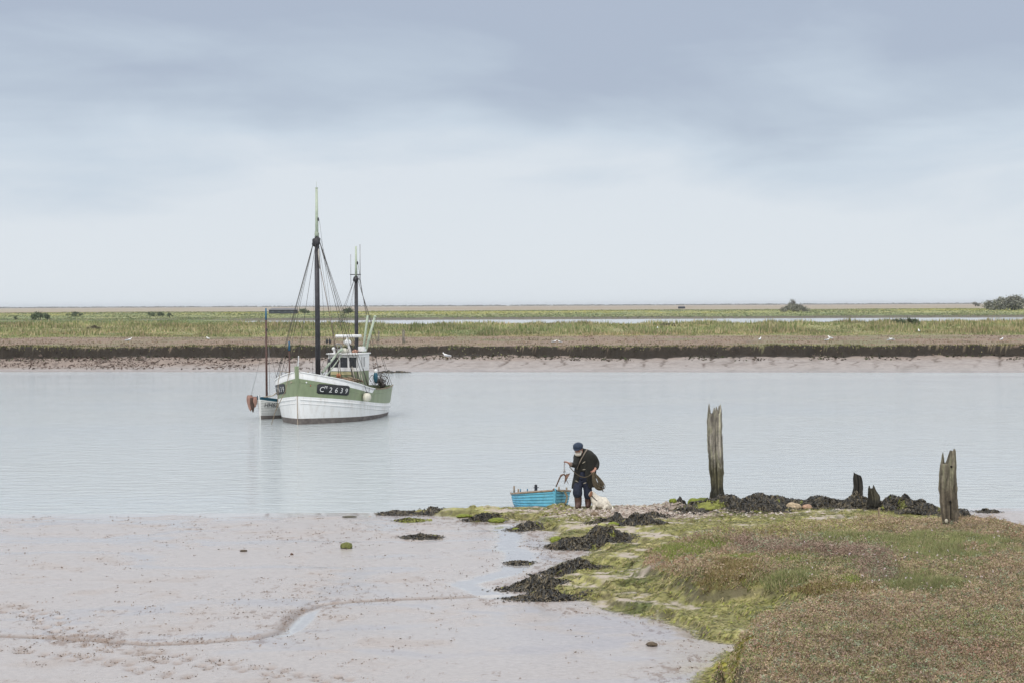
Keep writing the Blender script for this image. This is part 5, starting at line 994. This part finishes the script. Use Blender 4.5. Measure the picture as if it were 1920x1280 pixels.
# ------------------------------------------------------------------ blue dinghy
BLUE = mat('sky blue boat paint', (.16, .53, .73), .55, .12, 6, .003, 30, dirt=(.32, .66, .78), dirt_amt=.6); BLUED = mat('blue seam', (.03, .13, .20), .7, .2); BLUEI = mat('dull teal inside', (.06, .20, .28), .7, .2)
b = P(1040, 957, 0.02); b.y = 47.95; b.x = (1040 - 960) / F * 47.95; b.z = 0.0
T3 = math.radians(16)
BB = empty('rowing_boat', b, T3, label='small sky blue clinker rowing boat drawn up on the spit beside the man', cat='rowing boat')
H3 = Hull(1.98, lambda d: .66 * (1 - max(0, 1 - d / 1.05) ** 2.1) * (1 - .2 * max(0, (d - 1.2) / .8) ** 2), lambda d: .33 + .22 * max(0, 1 - d / 1.9) ** 1.3, lambda d: .50 + .32 * min(1, d / .9), keel=-.3, rake=.05, p=.5)
H3.g = .010
rows3 = lambda d: [-.2] + [H3.zs(d) * q / 10 for q in range(0, 11)]
H3.mesh(rows3, 'hull', [BLUE], BB, lambda j, d: 0, 26, .018)
for q in range(1, 7):
    H3.strip(lambda d, q=q: (q / 7.2) * H3.zs(d) - .07 * max(0, 1 - q / 7) * (d / 2), lambda d, q=q: (q / 7.2) * H3.zs(d) + .013 - .07 * max(0, 1 - q / 7) * (d / 2), .02, 1.98, (1, -1), 'plank_seam', BLUED, BB, .006, 20)
v = []; mb = MB()
for z in (-.2, 0, .15, H3.zs(1.98)): v += [H3.pt(1.98, z, -1), H3.pt(1.98, z, 1)]
mb.add(v, [(0, 1, 3, 2), (2, 3, 5, 4), (4, 5, 7, 6)]).build('transom', BLUE, BB, smooth=False)
mb = MB(); mb.tube([(0, .07, -.15), (0, .05, .1), (0, .0, .5), (0, -.01, .58)], [.016, .015, .015, .02], 4); mb.build('stem_post', BLUE, BB, smooth=False)
H3.strip(lambda d: H3.zs(d) - .035, lambda d: H3.zs(d) + .012, .02, 1.98, (1, -1), 'gunwale', mat('worn gunwale', (.33, .25, .19), .8, .3, 20), BB, .022, 20)
H3.deck(lambda d: .12, .25, 1.95, .04, 'floorboards', BLUEI, BB, 10)
mb = MB(); mb.box((0, .95, .27), (1.2, .2, .025)); mb.build('thwart', WOOD, BB, smooth=False); mb = MB(); mb.box((0, 1.75, .25), (1.05, .3, .025)); mb.build('thwart', BLUEI, BB, smooth=False)
for (x, y) in ((-.62, 1.05), (.62, 1.05), (-.5, 1.85), (.50, 1.3)):
    mb = MB(); mb.tube([(x, y, .3), (x, y, .50)], .022, 6); mb.build('rowlock', WOOD, BB)
mb = MB(); mb.box((.12, 2.03, .36), (.06, .06, .22)); mb.tube([(.05, 2.0, .43), (.19, 2.0, .43)], .01, 6); mb.ball((.12, 2.03, .48), (.038, .035, .03)); mb.build('rudder_head', MASTD, BB, smooth=False)
for q in (-.30, -.12): mb = MB(); mb.tube([(q - .0, 1.97, .3), (q - .0, 1.97, .41)], .014, 6); mb.build('transom_pin', BLUED, BB)
mb = MB(); mb.tube([(.16, .12, .50), (.3, .2, .49), (.36, .16, .38), (.3, .06, .24), (.2, .0, .12), (.06, -.04, .05), (.0, -.04, .02)], .018, 6); mb.tube([(.28, .2, .5), (.33, .13, .36), (.26, .05, .2)], .014, 6); on_boat(mb, 'painter_rope', mat('weedy rope', (.22, .19, .12), .9, .3, 20), 'worn brown rope looping down the right side of the blue bow', 'rope', BB)
MB().ball((0, .05, .54), (.05, .06, .035), lump=.4).build('bow_roller', RUST, BB)

# ------------------------------------------------------------------ man
MX, MY = (1090 - 960) / F * 47.5, 47.5; MZ0 = hz1(MX, MY) + .025
man = empty('person', (MX, MY, MZ0), label='bearded person in dark duffel coat and navy cap, bending over beside the blue boat', cat='person')
k = .001396
def Q(zx, zy, dep=0.0): return Vector(((zx - 460) * k, dep, (1232 - zy) * k))
def skin(name, chains, m, parent, sub=2, root=0):
    """chains: lists of (point, radius); shared points join"""
    v = []; e = []; rad = []; idx = {}
    def vid(p, r):
        key = tuple(round(c, 4) for c in p)
        if key not in idx: idx[key] = len(v); v.append(tuple(p)); rad.append(r)
        return idx[key]
    for ch in chains:
        ids = [vid(p, r) for p, r in ch]
        for a, b_ in zip(ids, ids[1:]): e.append((a, b_))
    me = bpy.data.meshes.new(name); me.from_pydata(v, e, []); me.materials.append(m)
    o = bpy.data.objects.new(name, me); COL.objects.link(o)
    if parent: o.parent = parent
    sm = o.modifiers.new('skin', 'SKIN'); sm.use_smooth_shade = True
    for i, r in enumerate(rad):
        s_ = me.skin_vertices[0].data[i]; s_.radius = (r if isinstance(r, tuple) else (r, r)); s_.use_root = (i == root)
    ss = o.modifiers.new('sub', 'SUBSURF'); ss.levels = sub; ss.render_levels = sub
    return o
SKINM = mat('weathered skin', (.42, .22, .16), .6, .12, 20); COAT = mat('black duffel wool', (.022, .022, .019), .95, .3, 25, .006, 80); NAVY = mat('navy cotton', (.018, .024, .048), .85, .25, 20, .004, 60); CAPM = mat('navy cap', (.02, .035, .065), .8, .2, 30)
BOOTM = mat('brown leather', (.075, .038, .028), .55, .25, 12, .003, 50); BEARD = mat('white beard', (.62, .58, .52), .9, .15, 60, .006, 120); STRAP = mat('webbing strap', (.25, .21, .17), .85)
hipL, hipR = Q(420, 790, .0), Q(535, 790, .04); pel = Q(478, 760, .03); chest = Q(505, 420, -.06); neck = Q(465, 280, -.14); head = Q(395, 215, -.24); headT = Q(378, 150, -.25); chin = Q(405, 262, -.25)
shL, shR = Q(375, 350, -.20), Q(640, 320, .02)          # his right (photo left) and left shoulder
elL, wrL = Q(345, 500, -.26), Q(255, 465, -.34); elR, wrR = Q(725, 480, .0), Q(680, 570, -.16)
knL, anL = Q(380, 940, -.10), Q(398, 1190, -.02); knR, anR = Q(565, 960, -.04), Q(575, 1165, .10)
pL, pR = Q(215, 425, -.37), Q(650, 598, -.20)
def finger(p, d, bend, n=3, ln=.024, r=.0085):
    o = [(p, r * 1.1)]; q = Vector(p); d = Vector(d).normalized()
    for i in range(n): q = q + d * ln; o.append((q.copy(), r * (1 - .1 * i))); d = (d + Vector(bend) * .6).normalized()
    return o
fin = []
for i in range(4): fin.append([(pL, .026)] + finger(pL + Vector((-.03, -.012 + .014 * i, .012 - .006 * i)), (-1, 0, .25), (.2, .2, -1), ln=.024 - .002 * abs(i - 1)))
fin.append([(pL, .026)] + finger(pL + Vector((-.01, -.03, .0)), (-.8, -.3, -.3), (.2, .5, 0), 2))
for i in range(4): fin.append([(pR, .028)] + finger(pR + Vector((-.035 + .018 * i, -.022, -.02)), (-.2 - .1 * i, -.3, -1), (.1, 1, .3), ln=.022 + .002 * (i % 2)))
fin.append([(pR, .028)] + finger(pR + Vector((-.035, -.01, .01)), (-1, -.5, -.3), (.6, .3, -1), 2))
body = skin('body', [[(pel, .09), (chest, .10), (neck, .055), (chin.lerp(head, .3), .075), (head, .10), (headT, .09)],
    [(chest, .10), (shL, .04), (elL, .04), (wrL, .031), (pL, .026)], [(chest, .10), (shR, .06), (elR, .045), (wrR, .031), (pR, .028)],
    [(pel, .09), (hipL, .075), (knL, .07), (anL, .05), (Q(380, 1222, -.13), .04)], [(pel, .09), (hipR, .075), (knR, .07), (anR, .05), (Q(560, 1190, -.02), .04)]] + fin, SKINM, man)
# face: eyes, nose, ear
fd = Vector((-.35, -.86, -.38)).normalized(); rt = fd.cross(Vector((0, 0, 1))).normalized(); upv = rt.cross(fd).normalized(); hc = head
mb = MB(); R3 = Matrix((rt, -fd, upv)).transposed(); mb.ball(hc + fd * .108 - upv * .012, (.013, .02, .028), R=R3); mb.build('nose', SKINM, man)
for s_ in (-1, 1):
    MB().ball(hc + fd * .092 + rt * .032 * s_ + upv * .008, (.012, .008, .009), R=R3, nu=8, nv=6).build('eye', mat('eye dark', (.03, .025, .02), .3) if s_ == -1 else bpy.data.materials['eye dark'], man)
    MB().ball(hc + rt * .095 * s_ - upv * .01, (.012, .022, .032), R=R3, nu=10, nv=8).build('ear', SKINM, man)
mb = MB(); mb.ball(hc + fd * .055 - upv * .098, (.080, .06, .056), R=R3, lump=.10, nu=18, nv=12, seed=4); mb.ball(hc + fd * .09 - upv * .048, (.042, .02, .012), R=R3, lump=.1); 
for s_ in (-1, 1): mb.ball(hc + fd * .02 - upv * .05 + rt * .065 * s_, (.024, .045, .055), R=R3, lump=.15, seed=6)
mb.build('beard', BEARD, man)
MB().ball(hc - fd * .05 - upv * .01, (.085, .06, .075), R=R3, lump=.12, seed=3, nu=16, nv=10).build('hair', mat('grey hair', (.32, .30, .27), .9, .2, 60), man)
mb = MB(); mb.ball(hc + upv * .078 - fd * .01, (.122, .125, .082), R=R3, nu=24, nv=14, lump=.05); mb.torus(hc + upv * .048 - fd * .0, .106, .018, R=R3 @ Matrix.Rotation(.05, 3, 'X')); mb.ball(hc + fd * .10 + upv * .045, (.075, .05, .010), R=R3 @ Matrix.Rotation(.25, 3, 'X')); mb.build('cap', CAPM, man)
# coat: lofted body with skirt, sleeves, hood, toggles
def loft(name, rings, m, parent, n=36, close=True, fold=.03, gap=None):
    v = []; f = []
    for j, (c, a, b_, tx, ty) in enumerate(rings):   # centre, half width x, half depth y, tilt
        for i in range(n):
            t = 2 * PI * i / n; kk = 1 + fold * math.sin(t * 5 + j * .7) + fold * .7 * math.sin(t * 9 - j * 1.3) + fold * .5 * math.sin(t * 13 + j * .4)
            v.append((c[0] + a * math.cos(t) * kk, c[1] + b_ * math.sin(t) * kk, c[2] + tx * math.cos(t) + ty * math.sin(t)))
    for j in range(len(rings) - 1):
        for i in range(n):
            i2 = (i + 1) % n
            if gap and j < gap[0] and gap[1] <= i < gap[2] - j: continue
            f.append((j * n + i, j * n + i2, (j + 1) * n + i2, (j + 1) * n + i))
    if close: f.append(tuple((len(rings) - 1) * n + i for i in range(n)))
    o = MB().add(v, f).build(name, m, parent); s_ = o.modifiers.new('s', 'SOLIDIFY'); s_.thickness = .012; s_.offset = 1; q = o.modifiers.new('sub', 'SUBSURF'); q.levels = 1; q.render_levels = 1; return o
R_ = lambda zx0, zx1, zy, dy, dep, tx=0, ty=0: (Q((zx0 + zx1) / 2, zy, dy), (zx1 - zx0) / 2 * k, dep, tx, ty)
loft('coat', [R_(292, 690, 892, .03, .20, .02), R_(300, 690, 800, .03, .20, .01), R_(318, 694, 700, .02, .20), R_(335, 694, 600, .01, .19), R_(345, 698, 500, -.01, .185), R_(332, 705, 430, -.04, .185), R_(322, 705, 370, -.06, .18, .0), R_(330, 692, 335, -.08, .17, .0), R_(345, 665, 298, -.09, .15, .0), R_(375, 620, 266, -.10, .12, .02), R_(410, 555, 240, -.10, .08, .01)], COAT, man, gap=(3, 24, 29))
mb = MB(); mb.ball(Q(468, 262, -.12), (.105, .10, .085), lump=.08, seed=3, nu=16, nv=10); mb.build('collar', COAT, man)
mb = MB(); mb.ball(Q(450, 650, -.06), (.13, .10, .20), nu=16, nv=10, lump=.05); mb.build('jumper', NAVY, man); mb = MB(); mb.ball(Q(490, 730, .0), (.17, .125, .17), nu=16, nv=10); mb.build('trouser_seat', NAVY, man)
skin('sleeve', [[(Q(450, 335, -.07), .09), (Q(400, 345, -.14), .085), (Q(362, 400, -.20), .085), (Q(345, 490, -.25), .080), (Q(300, 478, -.30), .068), (Q(255, 462, -.335), .058)]], COAT, man)
skin('sleeve', [[(Q(590, 310, -.02), .09), (Q(665, 360, -.0), .088), (Q(722, 470, -.0), .078), (Q(712, 530, -.07), .066), (Q(690, 562, -.13), .058)]], COAT, man)
skin('cuff', [[(Q(285, 474, -.315), .060), (Q(262, 468, -.33), .064), (Q(240, 466, -.34), .060)]], mat('sleeve lining', (.20, .15, .12), .9), man)
mb = MB(); mb.ball(Q(520, 262, .03), (.12, .09, .055), lump=.15, seed=8); mb.build('hood', COAT, man)
TOG = mat('horn toggle', (.42, .38, .30), .6)
for a, b_, sl, dy in ((488, 440, .025, -.235), (492, 562, .005, -.21), (370, 765, -.02, -.19), (505, 795, .012, -.19)):
    c_ = Q(a, b_, dy); mb = MB(); mb.tube([c_ + Vector((-.035, 0, -sl)), c_, c_ + Vector((.035, 0, sl))], [.006, .011, .006], 6); mb.build('toggle', TOG, man)
mb = MB(); mb.tube([Q(550, 215, -.16), Q(510, 265, -.245), Q(460, 350, -.25), Q(415, 440, -.235), Q(385, 510, -.215), Q(372, 560, -.2)], .019, 6, flat=.4); mb.build('strap', STRAP, man)
# trousers: bloused above the boots
def leg(a, kn, boot, rr0, rr1, nm='trouser_leg'):
    return skin(nm, [[(a, rr0), (a.lerp(kn, .5), rr0 * 1.0), (kn, rr1 * 1.05), (kn.lerp(boot, .6), rr1 * 1.22), (boot, rr1 * 1.1), (boot + Vector((0, 0, -.07)), rr1 * .7)]], NAVY, man)
leg(Q(425, 740, -.02), Q(382, 900, -.09), Q(386, 1015, -.06), .125, .105); leg(Q(535, 740, .03), Q(562, 930, -.03), Q(572, 1055, .02), .125, .098)
def boot(top, ank, toe, heel, r):
    return skin('boot', [[(top + Vector((0, 0, .06)), r * 1.1), (top, r * 1.12), (top.lerp(ank, .5), r * 1.08), (ank, r * .95), (ank.lerp(toe, .55) , r * .75), (toe, r * .6)], [(ank, r * .95), (heel, r * .65)]], BOOTM, man)
boot(Q(390, 1030, -.05), Q(400, 1190, -.02), Q(372, 1228, -.19), Q(405, 1222, .03), .088); boot(Q(572, 1075, .02), Q(575, 1175, .06), Q(548, 1205, -.10), Q(580, 1200, .10), .088)
# anchor with chain held in the right hand
AX = Vector((MX, MY, MZ0)); 
def Qw(zx, zy, dep=0.0): return AX + Q(zx, zy, dep)
ANC = empty('anchor', Qw(160, 700, -.36), label='rusty plough anchor hanging on a short chain from the person hand', cat='anchor')
def rel(p): return p - ANC.location
mb = MB(); hand = Qw(157, 405, -.37); bot = Qw(155, 575, -.36)
for i in range(9):
    c_ = rel(hand.lerp(bot, i / 8.0)); mb.torus(c_, .014, .0045, R=Matrix.Rotation(PI / 2, 3, 'X') @ Matrix.Rotation(0, 3, 'Z') if i % 2 else Matrix.Rotation(PI / 2, 3, 'Y'), nu=10, nv=5)
mb.build('chain', RUST, ANC)
mb = MB(); mb.torus(rel(Qw(155, 590, -.36)), .02, .009, R=Matrix.Rotation(PI / 2, 3, 'X')); mb.torus(rel(Qw(152, 622, -.36)), .016, .008, R=Matrix.Rotation(PI / 2, 3, 'Y')); mb.build('shackle', STEELM, ANC)
mb = MB(); mb.tube([rel(Qw(12, 850, -.30)), rel(Qw(50, 755, -.33)), rel(Qw(92, 660, -.36)), rel(Qw(120, 640, -.36)), rel(Qw(152, 636, -.36)), rel(Qw(172, 665, -.36))], [.014, .016, .018, .020, .018, .015], 8); mb.ball(rel(Qw(104, 652, -.36)), .027); mb.build('shank', RUST, ANC)
mb = MB(); q0, q1, q2, q3, q4 = [rel(Qw(*t)) for t in ((168, 640, -.36), (258, 615, -.30), (150, 808, -.38), (195, 700, -.47), (180, 690, -.24))]
mb.add([q0, q1, q2, q3, q4, q1 + Vector((0, .012, 0)), q0 + Vector((0, .02, 0))], [(0, 3, 2), (1, 3, 2), (0, 1, 3), (0, 2, 4), (1, 2, 4), (0, 4, 1)]); mb.tube([rel(Qw(190, 735, -.36)), rel(Qw(222, 798, -.36))], .006, 5); mb.tube([rel(Qw(195, 620, -.36)), rel(Qw(190, 650, -.36))], .006, 5); mb.build('plough_fluke', RUST, ANC, smooth=False)
# coil of rope in the left hand, with the bight across to the right
RC = MB(); rr = random.Random(5); topc = Qw(650, 610, -.22)
for i in range(24):
    w0 = .035 + .10 * rr.random(); ln = .34 + .10 * rr.random(); off = rr.uniform(-.05, .05); ya = rr.uniform(-.05, .04); pts = []
    for q in range(25):
        t = 2 * PI * q / 24; u_ = (1 - math.cos(t)) / 2; wx = math.sin(t) * w0 * (.25 + .9 * u_ ** .8)
        pts.append(topc + Vector((wx + off * u_ + .17 * u_ * (ln / .4), ya * u_ - .02 + .01 * math.sin(t), -ln * u_ + .01)))
    RC.tube(pts, .0095, 6, cap=False)
RC.tube([topc + Vector((.16, 0, -.36)), topc + Vector((.21, -.01, -.40)), topc + Vector((.235, -.01, -.46))], .012, 6)
RC.tube([Qw(243, 505, -.35), Qw(290, 560, -.36), Qw(350, 625, -.34), Qw(420, 672, -.30), Qw(500, 692, -.28), Qw(565, 675, -.26), Qw(610, 640, -.24), topc], .0115, 6)
RC.build('rope_coil', mat('tarred rope', (.105, .085, .055), .95, .3, 40, .003, 90), label='coil of dark rope hanging from the person left hand, bight looped across the coat', cat='rope')

# ------------------------------------------------------------------ dog
DGX, DGY = MX, MY + .0; DO = AX + Vector((.42, -.12, 0)); DO.z = hz1(DO.x, DO.y) - .0
dog = empty('dog', DO, label='white dog with a brown ear and dark collar sitting beside the boots', cat='dog')
dp = lambda zx, zy, dep=0.0: Vector(((zx - 460) * k - .42, dep, (1205 - zy) * k))
FUR = bpy.data.materials.new('white fur'); FUR.use_nodes = True
FUR = mat('white fur', (.76, .71, .61), .95, .16, 14, .012, 70, dirt=(.42, .36, .28), dirt_amt=.5); EARM = mat('brown ear fur', (.26, .13, .075), .9, .25, 20)
skin('body', [[(dp(905, 1120, .02), 0.140), (dp(840, 1095, .0), 0.159), (dp(755, 1085, -.02), 0.159), (dp(695, 1050, -.03), 0.140), (dp(668, 1000, -.04), 0.104), (dp(640, 950, -.05), 0.085), (dp(622, 925, -.06), 0.091), (dp(598, 945, -.07), 0.055), (dp(582, 968, -.08), 0.037)],
    [(dp(695, 1050, -.03), 0.140), (dp(672, 1110, -.10), 0.059), (dp(662, 1165, -.11), 0.037), (dp(658, 1192, -.12), 0.032), (dp(640, 1198, -.15), 0.027)], [(dp(695, 1050, -.03), 0.140), (dp(668, 1110, .06), 0.055), (dp(655, 1165, .07), 0.037), (dp(650, 1192, .06), 0.032), (dp(632, 1198, .04), 0.027)],
    [(dp(905, 1120, .02), 0.140), (dp(880, 1150, -.11), 0.079), (dp(820, 1175, -.14), 0.046), (dp(850, 1195, -.14), 0.032), (dp(800, 1198, -.15), 0.027)], [(dp(905, 1120, .02), 0.140), (dp(880, 1150, .13), 0.079), (dp(820, 1175, .15), 0.046), (dp(845, 1195, .15), 0.032), (dp(800, 1198, .15), 0.027)],
    [(dp(905, 1120, .02), 0.140), (dp(965, 1175, .05), 0.043), (dp(985, 1195, .0), 0.027), (dp(975, 1198, -.09), 0.020)]], FUR, dog)
Rr = Matrix.Rotation(.35, 3, 'Y'); MB().ball(dp(606, 930, -.155), (.036, .016, .072), R=Rr, lump=.15, nu=12, nv=8).build('ear', EARM, dog); MB().ball(dp(640, 905, -.125), (.02, .015, .03), R=Rr).build('ear', EARM, dog) if False else MB().ball(dp(618, 932, .015), (.030, .014, .058), R=Rr, lump=.15).build('ear', EARM, dog)
MB().ball(dp(573, 975, -.085), (.014, .014, .012)).build('nose', DARK, dog); MB().ball(dp(590, 935, -.105), .010).build('eye', DARK, dog)
mb = MB(); c_ = (dp(668, 1000, -.04) + dp(690, 1035, -.03)) / 2; mb.torus(c_ + Vector((.0, 0, .0)),   .128, .011, R=Matrix.Rotation(.75, 3, 'Y') , nu=26, sy=1.02); mb.build('collar', MASTD, dog)

# ------------------------------------------------------------------ gulls
GW = mat('gull white', (.8, .8, .79), .8, .03); GG = mat('gull grey wing', (.42, .44, .46), .8, .05); YB = mat('gull beak', (.5, .3, .05), .5)
def gull(label, loc, rz, sc=1.0, proto=[None]):
    if proto[0] is None:
        g = empty('gull', (0, 0, 0)); bm_ = MB(); v = []
        rings = [(-.26, .26, .008, .006), (-.16, .26, .035, .02), (-.06, .265, .06, .055), (.04, .28, .065, .07), (.12, .31, .05, .055), (.16, .35, .032, .035), (.185, .39, .034, .036), (.215, .40, .03, .03), (.235, .395, .01, .01)]
        n = 12; f = []
        for (y, z, a, c) in rings:
            for i in range(n): t = 2 * PI * i / n; v.append((y, a * math.cos(t), z - .12 + c * math.sin(t)))
        for j in range(len(rings) - 1):
            for i in range(n): i2 = (i + 1) % n; f.append((j * n + i, j * n + i2, (j + 1) * n + i2, (j + 1) * n + i))
        f.append(tuple(range(n))); f.append(tuple((len(rings) - 1) * n + i for i in range(n - 1, -1, -1))); bm_.add(v, f).build('body', GW, g)
        for s_ in (-1, 1):
            MB().ball((-.06, .055 * s_, .155), (.17, .022, .042), R=Matrix.Rotation(-.08, 3, 'Y')).build('wing', GG, g); MB().tube([(.0, .025 * s_, .1), (.01, .025 * s_, 0)], .007, 5).build('leg', YB, g)
        MB().tube([(.23, 0, .275), (.28, 0, .265)], [.01, .004], 6).build('beak', YB, g); proto[0] = g; o = g
    else:
        o = proto[0].copy(); COL.objects.link(o)
        for ch in proto[0].children: c = ch.copy(); COL.objects.link(c); c.parent = o
    o.location = loc; o.rotation_euler = (0, 0, rz); o.scale = (sc,) * 3; return tag(o, label, 'gull', 'white gulls resting across the river')
def fz1(x, y): return float(far_height(np.array([x]), np.array([y]))[0])
for x, y, z, rz, sc, lb in [(838, 673, .85, 2.6, 1.7, 'gull standing on the far mud right of the fishing boat'), (241, 642, 1.75, .6, 1.5, 'gull on the brown flat left of the sailing boat mast, the leftmost'), (390, 638, 1.75, 2.2, 1.2, 'gull on the brown flat nearest the left of the small mast'),
        (1039, 644, 1.75, .4, 1.1, 'left gull of the close pair above the blue boat'), (1050, 643.5, 1.75, 2.8, .9, 'right, smaller gull of the close pair above the blue boat'), (1233, 618, 2.3, 1.5, 1.2, 'gull on the dyke face between the person and the tall post'), (1425, 640, 1.75, 1.2, 1.3, 'gull on the brown flat just right of the tall post'),
        (1551, 640.5, 1.75, .2, 1.1, 'lower gull of the pair left of the stumps'), (1557, 638, 1.75, 2.1, 1.4, 'upper larger gull of the pair left of the stumps'), (1668, 640.5, 1.75, .3, 1.1, 'left gull of two touching on the flat above the stumps'), (1672.5, 640, 1.75, 2.9, 1.1, 'right gull of two touching on the flat above the stumps'),
        (1723, 624, 2.1, 1.5, 1.4, 'gull standing by the wide green bramble on the dyke'), (1878, 640, 1.75, .9, 1.2, 'gull on the brown flat nearest the right edge')]:
    p = far_hit(x, y)
    gull(lb, p, rz, sc)

# ------------------------------------------------------------------ haze
hm = bpy.data.materials.new('haze'); hm.use_nodes = True; ht = hm.node_tree; ht.nodes.clear()
pv = N(ht, 'ShaderNodeVolumePrincipled', i={'Color': (.86, .90, .96, 1), 'Density': .00008, 'Anisotropy': 0.2}); ho = N(ht, 'ShaderNodeOutputMaterial'); ht.links.new(pv.outputs[0], ho.inputs['Volume'])
MB().box((0, 3425, 4.25), (24000, 7150, 13.9)).build('haze', hm, smooth=False, kind='stuff')
